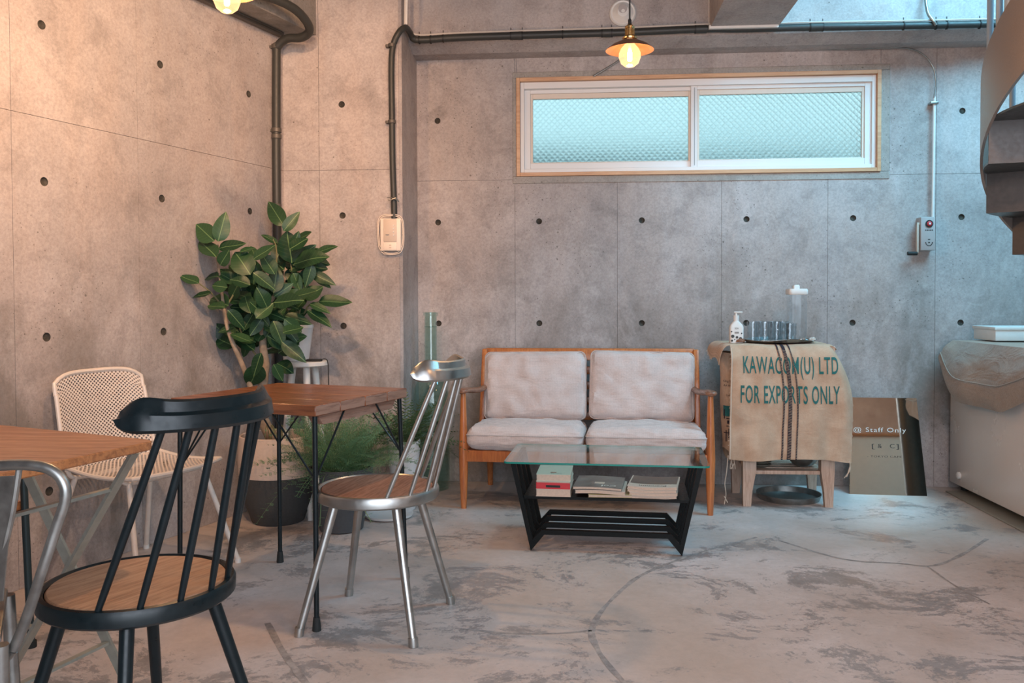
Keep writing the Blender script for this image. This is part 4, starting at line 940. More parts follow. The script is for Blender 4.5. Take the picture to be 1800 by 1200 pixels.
def sack_text(s, px0, px1, pyt, pyb, slant=0, arc=0):
    a, c = onY(px0, (pyt+pyb)/2, YF-.015), onY(px1, (pyt+pyb)/2, YF-.015); h_ = (onY(px0, pyt, YF-.015)-onY(px0, pyb, YF-.015)).z
    bm = textmesh(s, 1, 4, space=1.10, off=.010); bmesh.ops.triangulate(bm, faces=bm.faces[:]); 
    bmesh.ops.subdivide_edges(bm, edges=[e for e in bm.edges if e.calc_length() > .25], cuts=2)
    bmesh.ops.triangulate(bm, faces=bm.faces[:])
    xs = [v.co.x for v in bm.verts]; zs_ = [v.co.y for v in bm.verts]; x0_, x1_ = min(xs), max(xs); y0_, y1_ = 0-.35+.0, .35
    y0_ = sorted(zs_)[int(len(zs_)*.10)]; y1_ = sorted(zs_)[int(len(zs_)*.90)]
    for v in bm.verts:
        fx = (v.co.x-x0_)/(x1_-x0_); fy = (v.co.y-y0_)/(y1_-y0_)
        v.co = onsack(a.x+(c.x-a.x)*fx, a.z-h_/2+h_*fy+arc*math.sin(fx*PI)-slant*fx)
    return bm
obj('printed_line', sack_text('KAWACOM(U) LTD', 1306, 1473, 627, 655, .004, -.002), TEALPR, sk, world=True, smooth=False, label='teal lettering KAWACOM(U) LTD')
obj('printed_line', sack_text('FOR EXPORTS ONLY', 1301, 1475, 678, 705, .004, -.002), TEALPR, sk, world=True, smooth=False, label='teal lettering FOR EXPORTS ONLY')
for px_, wd, mat in ((1377.5, .0042, DKPR), (1389, .0085, DKPR), (1401.5, .0035, DKPR)):
    bm = bm_(); X = onY(px_, 700, YF-.015).x; u0, _ = sack_uv(X, .6); V_ = []
    for k in range(100):
        v_ = .26+.74*k/99
        pp = []
        for s_ in (-1, 1):
            uu = u0+s_*wd/.58; p = sack(uu, v_); n_ = (sack(uu+.01, v_)-sack(uu-.01, v_)).cross(sack(uu, min(1, v_+.01))-sack(uu, v_-.01)).normalized(); n_ = n_ if (n_.y < 0 if v_ > .37 else n_.z > 0) else -n_
            pp.append(bm.verts.new(p+n_*.0032))
        V_.append(pp)
    for a, c in zip(V_, V_[1:]): bm.faces.new((a[0], a[1], c[1], c[0]))
    obj('woven_stripe', bm, mat, sk, smooth=False, world=True)
    bm = bm_()     # pale stitches crossing the stripe
    for k in range(70):
        v_ = .38+.61*k/69; p = sack(u0-wd/.58*.9, v_); q = sack(u0+wd/.58*.9, v_+.005); n_ = Vector((0, -.0040, 0)); tube(bm, [p+n_, q+n_], .0008, 4)
    obj('stitching', bm, BURLAP, sk, smooth=False, world=True, kind='stuff')
# left flap of the sack folded over the side, with frayed hem
def flap(a, c):
    p = sack(0, .02+.33*c); k = a
    return p + Vector((-.045*math.sin(k*1.5)-.012*k, -.01*k*math.sin(c*3), -.11*k*k*(.45+.55*c) - .018*math.sin(c*6)*k))
bm = bm_(); gridf(bm, flap, 12, 16); obj('side_flap', bm, BURLAP, sk, world=True, solid=.002)
bm = bm_()
for k in range(60):
    p = flap(1, k/59) if k < 24 else sack(0 if k < 46 else 1, .37+.6*((k-24)/22 if k < 46 else (k-46)/14)); q = p+Vector((random.uniform(-.01, .002), random.uniform(-.006, .0), -random.uniform(.004, .014))); tube(bm, [p, q], .0009, 4)
obj('frayed_edge', bm, JUTE, sk, smooth=False, world=True, kind='stuff')
bm = bm_(); tube(bm, smoothpath([onY(1280, 800, YF-.02), onY(1277, 830, YF-.02), onY(1274, 850, YF-.02), onY(1276, 868, YF-.02), onY(1273, 886, YF-.02)], 5), .0022, 6); tube(bm, smoothpath([onY(1273, 872, YF-.02), onY(1279, 883, YF-.04)], 4), .0018, 6); obj('loose_thread', bm, JUTE, sk, world=True)
bm = bm_(); tube(bm, smoothpath([onY(1493, 808, YF-.03), onY(1494, 822, YF-.03), onY(1488, 838, YF-.03)], 5), [.002]*5+[.005]*3+[.003]*3, 6); tube(bm, [onY(1490, 832, YF-.03), onY(1484, 840, YF-.03)], .002, 5); obj('loose_thread', bm, JUTE, sk, world=True)
bm = bm_(); V_ = []
for k in range(60):
    v_ = .37+.628*k/59; V_.append(sack(.004, v_)+Vector((0, -.003, 0)))
tube(bm, V_, .0042, 6); obj('hem_cord', bm, JUTE, sk, world=True)
# second sack hanging behind the left side
s2 = thing('burlap_sack', 'folded burlap sack hanging behind the left side of the side table', 'sack', (.80, 4.62, .30))
def sack2(a, c):
    th = 2*PI*a; yy = 4.66; rx, ry = .038*(1-.15*c), .10*(1-.2*c)
    x = .812+rx*math.cos(th)+.010*noise.noise(Vector((c*4, a*6, 2))) + .012*c; y = yy+ry*math.sin(th)
    return Vector((x, y, .80-.56*c-(.05*c*math.cos(th-.4) if c > .9 else 0)))
bm = bm_(); gridf(bm, sack2, 24, 24); bmesh.ops.remove_doubles(bm, verts=bm.verts[:], dist=1e-5); obj('cloth', bm, BURLAP, s2, world=True)
for txt, z, mt, sz_ in (('Ugly Special', .655, DKPR, .02), ('do not Bruise', .628, DKPR, .02), ('Coffee', .57, DKPR, .02)):
    pass
def s2front(x, z): return Vector((.812+x, 4.66-.10*(1-.2*((.80-z)/.56))*math.sqrt(max(0, 1-(x/.036)**2))-.004, z))
for n_, (s_, z, h_) in enumerate((('Org Spec', .650, .016), ('AA Brand', .627, .014), ('Coffee', .575, .013))):
    bm = textmesh(s_, h_, 2, sx=.85)
    for v in bm.verts: v.co = s2front(max(-.033, min(.033, v.co.x-.004)), z+v.co.y)
    obj('printed_line', bm, DKPR, s2, smooth=False, world=True)
bm = bm_(); gridf(bm, lambda a, c: s2front(-.028+.030*a, .52-.055*c), 4, 3); obj('green_patch', bm, TEALPR, s2, smooth=False, world=True, label='dark green printed square')
bm = bm_()
for k, (x, z, w1, h1) in enumerate(((-.026, .45, .004, .05), (-.016, .45, .018, .004), (-.016, .41, .018, .004), (.004, .405, .004, .05), (-.012, .425, .010, .018), (-.026, .375, .03, .004), (-.018, .33, .004, .06), (-.006, .35, .004, .05), (.006, .34, .004, .06))):
    gridf(bm, lambda a, c: s2front(x+w1*a, z+h1*c), 2, 2)
obj('printed_marks', bm, DKPR, s2, smooth=False, world=True)
bm = bm_(); tube(bm, smoothpath([(.839, 4.57, .45), (.841, 4.56, .34), (.829, 4.555, .25)], 5), .007, 6); obj('pale_strap', bm, WHITE, s2, world=True)
bm = bm_()
for k in range(5): tube(bm, smoothpath([(.825, 4.558, .255), (.825+random.uniform(-.01, .01), 4.552, .225), (.819+random.uniform(-.018, .02), 4.55, .19)], 4), .0028, 5)
obj('tassel', bm, JUTE, s2, world=True)
# shelf contents
for k in range(6):
    rr = .058 - .002*(k % 2); x, y, z = .985+.003*math.sin(k*2.1), 4.64, .1865+.0145*k
    bm = bm_(); lathe(bm, [(0, .0), (rr*.55, .0), (rr*.62, .003), (rr, .016), (rr, .0185), (rr*.6, .006), (0, .005)], seg=28); o = obj('plate', bm, PLATE); o.location = (x, y, z)
    tag(o, ('grey stoneware saucer, lowest of the stack under the side table', 'grey saucer second from the bottom of the shelf stack', 'grey saucer third from the bottom of the shelf stack', 'grey saucer fourth from the bottom of the shelf stack', 'grey saucer second from the top of the shelf stack', 'grey saucer on top of the shelf stack')[k], 'saucer', 'saucers stacked on the side table shelf')
bm = bm_(); lathe(bm, [(0, 0), (.03, .001), (.055, .014), (.075, .042), (.080, .075), (.078, .075), (.072, .044), (.05, .018), (0, .006)], seg=36); o = obj('bowl', bm, PEWTER); o.location = (1.215, 4.66, .1865); tag(o, 'dull grey metal bowl on the shelf of the side table', 'bowl')
bm = bm_(); lathe(bm, [(0, .002), (.150, .002), (.155, .004), (.166, .032), (.170, .033), (.170, .031), (.158, .0), (0, .0)], seg=56); o = obj('round_tray', bm, PEWTER); o.location = (1.155, 4.72, 0); tag(o, 'round dull metal tray on the floor under the side table', 'tray')

# ------------------------------------------------------------------ things on the sack
ztop = TZ+.0135
def P(x, y_, z=None): q = onY(x, 595, y_); return Vector((q.x, y_, z if z is not None else ztop))
def drop(name, label, cat, bm, mat, loc, group=None): o = obj(name, bm, mat); o.location = loc; return tag(o, label, cat, group)
tr = P(1365, 4.66); trl = thing('serving_tray', 'oval metal serving tray with a wavy rim on the sack', 'tray', tr)
bm = bm_(); seg = 64; rings = []
for r_, z_ in ((0, .0), (.70, .0), (.90, .003), (1.0, .010), (1.0, .012), (.9, .0055), (.7, .003), (0, .003)):
    rings.append([bm.verts.new((.205*r_*math.cos(2*PI*k/seg), .15*r_*math.sin(2*PI*k/seg), z_+(.005*math.sin(4*2*PI*k/seg+.6)+.005 if r_ > .95 else 0))) for k in range(seg)] if r_ else [bm.verts.new((0, 0, z_))])
for a, c in zip(rings, rings[1:]):
    for k in range(seg):
        k2 = (k+1) % seg
        if len(a) == 1: bm.faces.new((a[0], c[k], c[k2]))
        elif len(c) == 1: bm.faces.new((a[k], a[k2], c[0]))
        else: bm.faces.new((a[k], a[k2], c[k2], c[k]))
bmesh.ops.recalc_face_normals(bm, faces=bm.faces[:]); obj('dish', bm, PEWTER, trl)
zt2 = ztop+.0035
gl = [(1324, 4.63, 'first drinking glass from the left on the tray'), (1345, 4.62, 'second drinking glass from the left, front row'), (1366, 4.62, 'third drinking glass from the left, front row'), (1335, 4.71, 'rear drinking glass between the first and second front ones'), (1357, 4.71, 'rear drinking glass behind the third front one'), (1376, 4.70, 'rear drinking glass right of the third front one'), (1389, 4.63, 'rightmost shorter drinking glass on the tray, before the dispenser')]
for i, (x, y, lb) in enumerate(gl):
    bm = bm_(); h_ = .108 if i != 6 else .098; r_ = .033
    lathe(bm, [(0, 0), (r_*.86, 0), (r_*.92, .005), (r_*.90, h_*.30), (r_, h_*.45), (r_*.93, h_*.62), (r_, h_*.75), (r_, h_), (r_-.0018, h_), (r_-.0022, h_*.75), (r_*.93-.002, h_*.62), (r_-.002, h_*.45), (r_*.90-.0024, h_*.30), (r_*.82, .010), (0, .010)], seg=28)
    drop('drinking_glass', lb, 'glass', bm, TUMBLER, P(x, y, zt2), 'tumblers on the serving tray')
# dispenser
q = P(1400, 4.72, zt2); ds = thing('glass_dispenser', 'tall square glass water dispenser with white lid', 'dispenser', q)
def rsq(hw, r_, n_=5):
    pts = []
    for cx, cy_, a0 in ((hw-r_, hw-r_, 0), (-hw+r_, hw-r_, 90), (-hw+r_, -hw+r_, 180), (hw-r_, -hw+r_, 270)):
        for k in range(n_): a = math.radians(a0+90*k/(n_-1)); pts.append((cx+r_*math.cos(a), cy_+r_*math.sin(a)))
    return pts
def loft(bm, secs, cap0=True, cap1=True):
    rg = [[bm.verts.new((x, y, z)) for x, y in pts] for pts, z in secs]; n = len(rg[0])
    for a, c in zip(rg, rg[1:]):
        for k in range(n): bm.faces.new((a[k], a[(k+1) % n], c[(k+1) % n], c[k]))
    if cap0: bm.faces.new(rg[0][::-1])
    if cap1: bm.faces.new(rg[-1])
    bmesh.ops.recalc_face_normals(bm, faces=bm.faces[:]); return bm
bm = bm_(); loft(bm, [(rsq(.044, .015), 0), (rsq(.047, .016), .006), (rsq(.047, .016), .255), (rsq(.0455, .015), .255), (rsq(.0455, .015), .014), (rsq(.04, .012), .010)]); obj('jar', bm, GLASS, ds)
bm = bm_(); loft(bm, [(rsq(.049, .016), .250), (rsq(.051, .017), .254), (rsq(.051, .017), .272), (rsq(.047, .015), .281)]); ld = obj('lid', bm, WHITE, ds)
bm = bm_(); loft(bm, [(rsq(.017, .007), .280), (rsq(.017, .007), .296), (rsq(.013, .006), .302)]); bm.transform(Matrix.Translation((-.003, 0, 0))); obj('cap', bm, WHITE, ld)
# pump bottle
q = P(1294, 4.60, ztop); sb_ = thing('pump_bottle', 'white printed pump bottle left of the glasses', 'bottle', q)
bm = bm_(); loft(bm, [([(x*1.15, y*.75) for x, y in rsq(.030, .010)], 0), ([(x*1.15, y*.75) for x, y in rsq(.031, .010)], .08), ([(x*1.1, y*.8) for x, y in rsq(.028, .012)], .095), ([(x, y) for x, y in rsq(.014, .0135)], .115), ([(x, y) for x, y in rsq(.013, .0125)], .122)]); obj('body', bm, WHITE, sb_)
bm = bm_(); tube(bm, [(0, 0, .120), (0, 0, .145)], .0145, 16); tube(bm, [(0, 0, .145), (0, 0, .158)], .006, 10); rounded_box(bm, (-.012, -.008, .157), (.032, .008, .165), .003); obj('pump', bm, WHITE, sb_)
bm = bm_()
for (x, z, r_) in ((-.022, .035, .009), (.0, .030, .007), (.018, .022, .009), (-.026, .012, .006), (.006, .012, .005), (.024, .05, .004), (-.028, .06, .004), (-.012, .018, .003)):
    lathe_pts = [(x+r_*math.cos(2*PI*k/10), z+r_*math.sin(2*PI*k/10)) for k in range(10)]; bm.faces.new([bm.verts.new((a, -.0240, c)) for a, c in lathe_pts])
bm2 = textmesh('SEA', .013, 2); bm2.transform(Matrix.Translation((-.002, -.0240, .076)) @ Matrix.Rotation(PI/2, 4, 'X')); me_ = bpy.data.meshes.new('t'); bm2.to_mesh(me_); bm2.free(); bm.from_mesh(me_); bpy.data.meshes.remove(me_)
for z in (.055, .050): box(bm, (-.012, -.0242, z), (.010, -.0238, z+.003))
obj('label_print', bm, POTGREY, sb_, smooth=False)
for i, (x, y, lb) in enumerate(((1412, 4.60, 'small crumpled silver wrapper at the right end of the tray'), (1428, 4.62, 'pale folded wrapper lying on the right rim of the tray'), (1345, 4.555, 'small reddish sugar packets before the glasses'), (1302, 4.575, 'small dark twig ornament beside the pump bottle'))):
    bm = bm_(); bmesh.ops.create_icosphere(bm, subdivisions=3, radius=1)
    for v in bm.verts: v.co = Vector((v.co.x*(.024 if i != 1 else .018), v.co.y*.014, max(0, v.co.z*(.014 if i != 2 else .005)+.004)))*(1+.55*noise.noise(v.co*3.0+Vector((i*5, 0, 0))))
    drop(('foil_wrapper', 'paper_wrapper', 'sugar_packet', 'twig_ornament')[i], lb, ('wrapper', 'wrapper', 'packet', 'ornament')[i], bm, (ZINC_D, WIRE, COVC, W_ARM)[i], P(x, y, zt2+(.006 if i == 1 else .001)))

# ------------------------------------------------------------------ brass mirror sign
A_, B_ = onZ(1495, 870), onZ(1628, 870)
A_.y = B_.y = 4.83; tl = 10; hgt_ = .535
A_.x, B_.x = onY(1495, 870, 4.83).x, onY(1628, 870, 4.83).x
ms = thing('mirror_sign', 'brass-tinted mirror sign leaning on the back wall', 'mirror', ((A_.x+B_.x)/2, 4.83, 0)); ms.rotation_euler = (math.radians(-tl), 0, math.radians(-4))
hwid = (B_.x-A_.x)/2
bm = bm_(); prism(bm, [(-hwid, 0, .0), (hwid, 0, .0), (hwid-.030, 0, hgt_), (-hwid+.022, 0, hgt_)], (0, .012, 0)); o = obj('panel', bm, [MIRROR, BRASS], ms, smooth=False)
for p in o.data.polygons:
    if abs(p.normal.y) < .5: p.material_index = 1
def mtext(s, px0, px1, py, size, mat):
    bm = textmesh(s, size, 3, space=1.15, off=-.0002); xs = [v.co.x for v in bm.verts]; w_ = max(xs)-min(xs)
    a = onY(px0, py, 4.86).x; c = onY(px1, py, 4.86).x; zz = onY(px0, py, 4.86).z/math.cos(math.radians(tl)); mx = (min(xs)+max(xs))/2
    for v in bm.verts: v.co.x = (v.co.x-mx)*(c-a)/w_
    bm.transform(Matrix.Translation(((a+c)/2-ms.location.x, -.0012, zz)) @ Matrix.Rotation(PI/2, 4, 'X')); return bm
obj('lettering', mtext('@ Staff Only', 1503, 1594, 757, .036, WPRINT), WPRINT, ms, smooth=False, label='pale lettering @ Staff Only')
for ch_, a_, c_ in (('[', 1534, 1538), ('&', 1544, 1551), ('C', 1565, 1573), (']', 1576, 1580)):
    obj('letter', mtext(ch_, a_, c_, 785, .034, INK), INK, ms, smooth=False, label='black %s mark' % {'[': 'opening bracket', ']': 'closing bracket', '&': 'ampersand', 'C': 'letter C'}[ch_])
obj('lettering', mtext('- TOKYO CAFE -', 1525, 1590, 802.5, .016, INK), INK, ms, smooth=False, label='small black lettering')

# ------------------------------------------------------------------ freezer, cloth, box
FX, FY0, FY1, FZ = 2.115, 4.03, 5.0, .842
fz = thing('chest_freezer', 'white chest freezer at the right edge', 'freezer', (FX+.35, (FY0+FY1)/2, 0))
bm = bm_(); rounded_box(bm, (FX, FY0, .045), (FX+.75, FY1, FZ-.06), .008); obj('body', bm, FREEZER, fz, world=True)
bm = bm_(); rounded_box(bm, (FX-.004, FY0-.004, FZ-.058), (FX+.754, FY1, FZ-.002), .010); obj('lid', bm, FREEZER, fz, world=True)
bm = bm_(); 
lathe(bm, [(.020, 0), (.020, .010), (.014, .014), (0, .014)], seg=18); bm.transform(Matrix.Translation((FX, 4.87, .105)) @ Matrix.Rotation(-PI/2, 4, 'Y')); obj('drain_cap', bm, WHITE, fz, world=True)
for x in (FX+.06, FX+.69):
    for y in (FY0+.06, FY1-.06): bm = bm_(); tube(bm, [(x, y, .046), (x, y, .0095)], .022, 12); obj('foot', bm, RUBBER, fz, world=True)
bm = bm_(); prism(bm, [(2.065, 4.93, 0), (2.06, 4.10, 0), (2.14, 3.98, 0), (3.0, 3.9, 0), (3.0, 4.93, 0)], (0, 0, .008)); bevel(bm, .002, 1); o = obj('floor_board', bm, MATBRD); tag(o, 'thin grey board on the floor under the freezer', 'board')
def cl(a, c):     # a along freezer depth (0 back .. 1 front), c: 0 top inner .. 1 hem
    y = 4.95-.93*a
    if c < .3: return Vector((FX+.5-(.5+.010)*(c/.3), y, FZ+.006+.003*noise.noise(Vector((a*5, c*9, 0)))))
    k = (c-.3)/.7
    drop_ = .13+.19*math.sin(min(1, a*3.2)*PI*.5)-.10*max(0, (a-.72)/.28)
    bul = .085*math.sin(k*PI*.72)*(.75+.35*math.sin(min(1, a*2)*PI)) 
    return Vector((FX-.010-bul-.012*noise.noise(Vector((a*4, k*3, 7))), y+.02*k*(1-a)*2, FZ+.006-drop_*k))
fc = thing('freezer_cloth', 'beige cloth draped over the freezer top', 'cloth', (FX+.2, 4.5, FZ))
bm = bm_(); gridf(bm, cl, 30, 30); obj('cloth', bm, CLOTH, fc, world=True, solid=.004)
bm = bm_(); tube(bm, [cl(a/20, .3+.7*(.52+.10*math.sin(a/20*3)))+Vector((-.005, 0, 0)) for a in range(21)], .0028, 6); obj('seam', bm, CLOTH, fc, world=True)
pa = onY(1737, 601, 4.80); bx = thing('white_box', 'low white box standing on the cloth-covered freezer', 'box', (pa.x+.3, 4.85, FZ+.0125))
bm = bm_(); rounded_box(bm, (pa.x, 4.72, FZ+.0125), (pa.x+.5, 4.97, FZ+.072), .004); obj('tray', bm, WHITE, bx, world=True)
bm = bm_(); rounded_box(bm, (pa.x-.006, 4.714, FZ+.070), (pa.x+.506, 4.976, FZ+.088), .004); obj('lid', bm, WHITE, bx, world=True)

# ------------------------------------------------------------------ spiral stair at the right edge
SC = Vector((2.27, 3.07, 0)); SR, KK, Z180, BH = .80, .42, 1.772, .30
ss = thing('spiral_stair', 'brown-grey steel spiral stair at the top right', 'staircase', (SC.x, SC.y, 0))
def hel(th, r_, z): return Vector((SC.x+r_*math.cos(th), SC.y-r_*math.sin(th)*-1, z))
# th measured so that pi = leftmost, rising towards the camera side (th > pi goes to -y)
def zb(th): return Z180+KK*(th-PI)
T0, T1 = PI-3.9, PI+2.7
bm = bm_(); gridf(bm, lambda a, c: (lambda th: hel(th, SR, zb(th)+BH*c))(T0+(T1-T0)*a), 120, 4); obj('outer_stringer', bm, STEEL_B, ss, world=True, solid=.010)
bm = bm_(); gridf(bm, lambda a, c: (lambda th: hel(th, .10, zb(th)+BH*c))(T0+(T1-T0)*a), 90, 2); obj('inner_stringer', bm, STEEL_D, ss, world=True, solid=.008)
bm = bm_(); tube(bm, [(SC.x, SC.y, 0), (SC.x, SC.y, TOP+.6)], .075, 20); obj('centre_post', bm, STEEL_D, ss, world=True)
nst = 18; dth = (T1-T0)/nst
for k in range(nst):
    a0, a1 = T0+dth*k, T0+dth*(k+1); zz = zb(a0)+.05
    bm = bm_(); pts = [hel(a0+(a1-a0)*q/4, SR-.012, zz) for q in range(5)] + [hel(a1-(a1-a0)*q/4, .10, zz) for q in range(5)]; prism(bm, pts, (0, 0, .008)); obj('tread', bm, STEEL_D, ss, smooth=False, world=True)
    if k < nst-1:
        z2 = zb(a1)+.05; bm = bm_(); d1 = hel(a1, SR-.012, zz); d2 = hel(a1, .10, zz); nn = Vector((-math.sin(a1), math.cos(a1), 0))*.006
        prism(bm, [d1, d2, d2+nn, d1+nn], (0, 0, z2-zz)); obj('riser', bm, STEEL_R, ss, smooth=False, world=True)
for dx, dth_ in ((0, PI-.42), (0, PI-.16), (0, PI-.06), (0, PI+.08), (0, PI+.45), (0, PI+.85), (0, PI-.9), (0, PI-1.3)):
    p = hel(dth_, SR-.03, zb(dth_)+.15); bm = bm_(); tube(bm, [p, p+Vector((0, 0, 1.15))], .0115, 12); obj('baluster', bm, RAIL, ss, world=True)
bm = bm_(); tube(bm, [hel(PI-1.4+3.0*k/40, SR-.03, zb(PI-1.4+3.0*k/40)+1.28) for k in range(41)], .02, 12); obj('handrail', bm, RAIL, ss, world=True)

# ------------------------------------------------------------------ counter reflected in the mirror
cn = thing('service_counter', 'white counter out of view on the right, seen only in reflections', 'counter', (2.2, 1.05, 0))
bm = bm_(); rounded_box(bm, (1.55, .7, 0), (3.3, 1.4, 1.0), .006); obj('body', bm, WHITE, cn, world=True)
bm = bm_(); rounded_box(bm, (1.53, .68, 1.0), (3.32, 1.42, 1.03), .006); obj('worktop', bm, W_FRONT, cn, world=True)

# ------------------------------------------------------------------ plants
def leaf_mesh(wd, curl, seed, mat, name='leaf'):
    bm = bm_(); lay = bm.loops.layers.uv.verify(); n = 9; rows = []
    for i in range(n+1):
        s = i/n; hw = wd*math.sin(PI*min(1, s**.85))**.75*(1-.18*s) if 0 < s < 1 else .0015
        zc = -curl*s*s + .04*math.sin(s*5+seed)
        row = []
        for j, fx in enumerate((-1, -.5, 0, .5, 1)):
            x = fx*hw; z = zc + .28*abs(x) - .10*abs(fx)*hw + .012*math.sin(s*14+seed+fx*2)*abs(fx)
            row.append(bm.verts.new((x, s, z)))
        rows.append(row)
    for i in range(n):
        for j in range(4):
            f = bm.faces.new((rows[i][j], rows[i][j+1], rows[i+1][j+1], rows[i+1][j]))
            for lp in f.loops: lp[lay].uv = (lp.vert.co.x, lp.vert.co.y)
    me = bpy.data.meshes.new(name); bm.to_mesh(me); bm.free()
    for p in me.polygons: p.use_smooth = True
    me.materials.append(mat); return me
LM = [leaf_mesh(w_, c_, s_, LEAF) for w_, c_, s_ in ((.36, .12, 1), (.31, .30, 3), (.39, .05, 5), (.29, .45, 2), (.35, .22, 8))]
def leaf(parent, base, tip, nrm, me=None, sc=1.0):
    d = tip-base; ln_ = d.length; y = d.normalized(); z = (nrm-y*nrm.dot(y)).normalized(); x = y.cross(z)
    R4 = Matrix(((x.x, y.x, z.x, 0), (x.y, y.y, z.y, 0), (x.z, y.z, z.z, 0), (0, 0, 0, 1)))
    ws = sc*random.uniform(.9, 1.1)
    o = inst('leaf', me or random.choice(LM), parent, wm(parent).inverted() @ (Matrix.Translation(base) @ R4 @ Matrix.Diagonal((ln_*ws, ln_, ln_, 1))))
    return o
CAMD = Vector((.35, -1, .25))
def pxleaf(parent, x0, y0, x1, y1, d, dd=0, flat=0, sc=1.0, me=None):
    n_ = (CAMD + Vector((random.uniform(-.5, .5), 0, random.uniform(-.2, .7)+flat))).normalized()
    return leaf(parent, onY(x0, y0, d), onY(x1, y1, d+dd), n_, me, sc)
# ficus in the two-tone pot
FP = Vector((-1.46, 4.10, 0))
fi = thing('potted_ficus', 'tall leafy ficus in a cream and grey pot in the corner', 'plant', FP)
bm = bm_(); lathe(bm, [(0, 0), (.118, 0), (.126, .006), (.160, .10), (.178, .185), (.186, .235)], FP, 48); obj('pot_base', bm, POTGREY, fi, world=True, label='dark grey lower half of the pot')
bm = bm_(); lathe(bm, [(.1862, .235), (.190, .30), (.188, .365), (.181, .425), (.177, .428), (.173, .424), (.178, .36), (.178, .30)], FP, 48); obj('pot_rim', bm, POTCREAM, fi, world=True, label='cream upper half of the pot')
bm = bm_(); lathe(bm, [(.178, .375), (.09, .385), (0, .38)], FP, 32); obj('soil', bm, SOIL, fi, world=True)
dF = 4.02
t2 = [Vector((FP.x+.0, FP.y-.02, .37)), onY(463, 740, dF+.04), onY(455, 715, dF), onY(462, 680, dF), onY(466, 640, dF), onY(462, 600, dF), onY(466, 560, dF), onY(480, 520, dF)]
bm = bm_(); sp_ = smoothpath(t2, 6); tube(bm, [p+Vector((.004*noise.noise(p*20), .004*noise.noise(p*23), 0)) for p in sp_], [.030-.018*i/len(sp_) for i in range(len(sp_))], 12); obj('trunk', bm, BARK, fi, world=True)
t1 = [onY(458, 722, dF), onY(446, 695, dF-.02), onY(436, 668, dF-.04), onY(424, 636, dF-.06), onY(408, 600, dF-.08), onY(399, 572, dF-.08), onY(394, 545, dF-.08), onY(388, 500, dF-.06), onY(382, 455, dF-.05), onY(383, 430, dF-.05)]
bm = bm_(); sp_ = smoothpath(t1, 6); tube(bm, sp_, [.0155-.0115*(i/len(sp_))**1.1 for i in range(len(sp_))], 10); obj('trunk', bm, BARK, fi, world=True)
def branch(parent, pts, r0=.005): bm = bm_(); s_ = smoothpath(pts, 4); tube(bm, s_, [r0*(1-.6*i/len(s_)) for i in range(len(s_))], 6); return obj('branch', bm, TWIG, parent, world=True)
branch(fi, [onY(393, 540, dF-.08), onY(372, 515, dF-.08), onY(350, 498, dF-.1)]); branch(fi, [onY(394, 545, dF-.08), onY(420, 500, dF-.05), onY(432, 462, dF-.05)])
branch(fi, [onY(470, 545, dF), onY(484, 500, dF), onY(486, 440, dF), onY(480, 420, dF)]); branch(fi, [onY(466, 575, dF), onY(440, 540, dF), (onY(415, 520, dF))])
branch(fi, [onY(462, 640, dF), onY(430, 595, dF), onY(415, 560, dF)])
for i in range(5): 
    a = onY(470+random.uniform(0, 22), 783, 4.0); branch(fi, [Vector((a.x, 4.02, .375)), a+Vector((random.uniform(-.03, .03), 0, .10)), a+Vector((random.uniform(-.04, .04), 0, .02))], .003)
main = [(383, 424, 397, 378, 0, 1.05), (378, 424, 341, 392, 0, .9), (380, 453, 349, 409, 0, .9), (385, 438, 429, 424, .5, .8), (422, 443, 448, 430, .3, .8), (447, 456, 477, 428, 0, .8), (482, 482, 462, 442, 0, 1), (481, 515, 489, 467, 0, 1.15), (482, 532, 526, 520, .5, 1.2), (350, 499, 316, 479, .3, .9), (372, 515, 335, 516, .4, .9), (395, 541, 363, 533, .4, .9), (400, 545, 432, 574, 0, 1.0), (440, 482, 412, 441, 0, 1.1), (385, 487, 352, 478, .3, .9), (388, 466, 400, 440, 0, 1), (425, 470, 432, 440, 0, 1), (446, 500, 450, 464, 0, 1), (440, 500, 405, 490, .3, 1), (445, 480, 482, 500, .2, 1), (400, 505, 368, 500, 0, 1), (430, 520, 440, 550, 0, 1), (420, 500, 395, 530, 0, 1), (450, 560, 480, 530, 0, 1), (460, 560, 440, 590, 0, 1), (480, 565, 500, 600, 0, 1), (497, 586, 533, 571, .3, 1), (495, 600, 536, 632, .4, .9), (470, 590, 510, 612, .2, 1), (480, 640, 500, 670, 0, 1), (460, 620, 440, 660, 0, 1), (440, 600, 405, 580, .3, 1), (415, 575, 380, 575, .3, 1), (455, 640, 438, 680, 0, 1), (470, 540, 452, 505, 0, 1), (500, 560, 530, 585, 0, 1), (440, 530, 468, 560, 0, 1)]
for (a, b_, c, d, fl_, sc) in main: pxleaf(fi, a, b_, c, d, dF-.14+random.uniform(-.06, .06), random.uniform(-.05, .05), fl_, sc)
for i in range(100):
    if i < 60: cx, cy_, sx_, sy_ = 448, 520, 42, 42
    else: cx, cy_, sx_, sy_ = 458, 600, 34, 38
    x, y = random.gauss(cx, sx_*.7), random.gauss(cy_, sy_*.75); a = math.atan2(y-cy_-25, x-cx)+random.uniform(-.7, .7); ln_ = random.uniform(32, 46)
    if x < 395 or x > 530 or y > 665: continue
    pxleaf(fi, x, y, x+ln_*math.cos(a), y+ln_*math.sin(a)*.85, dF+random.uniform(-.10, .17), random.uniform(-.06, .06), random.uniform(0, .5))
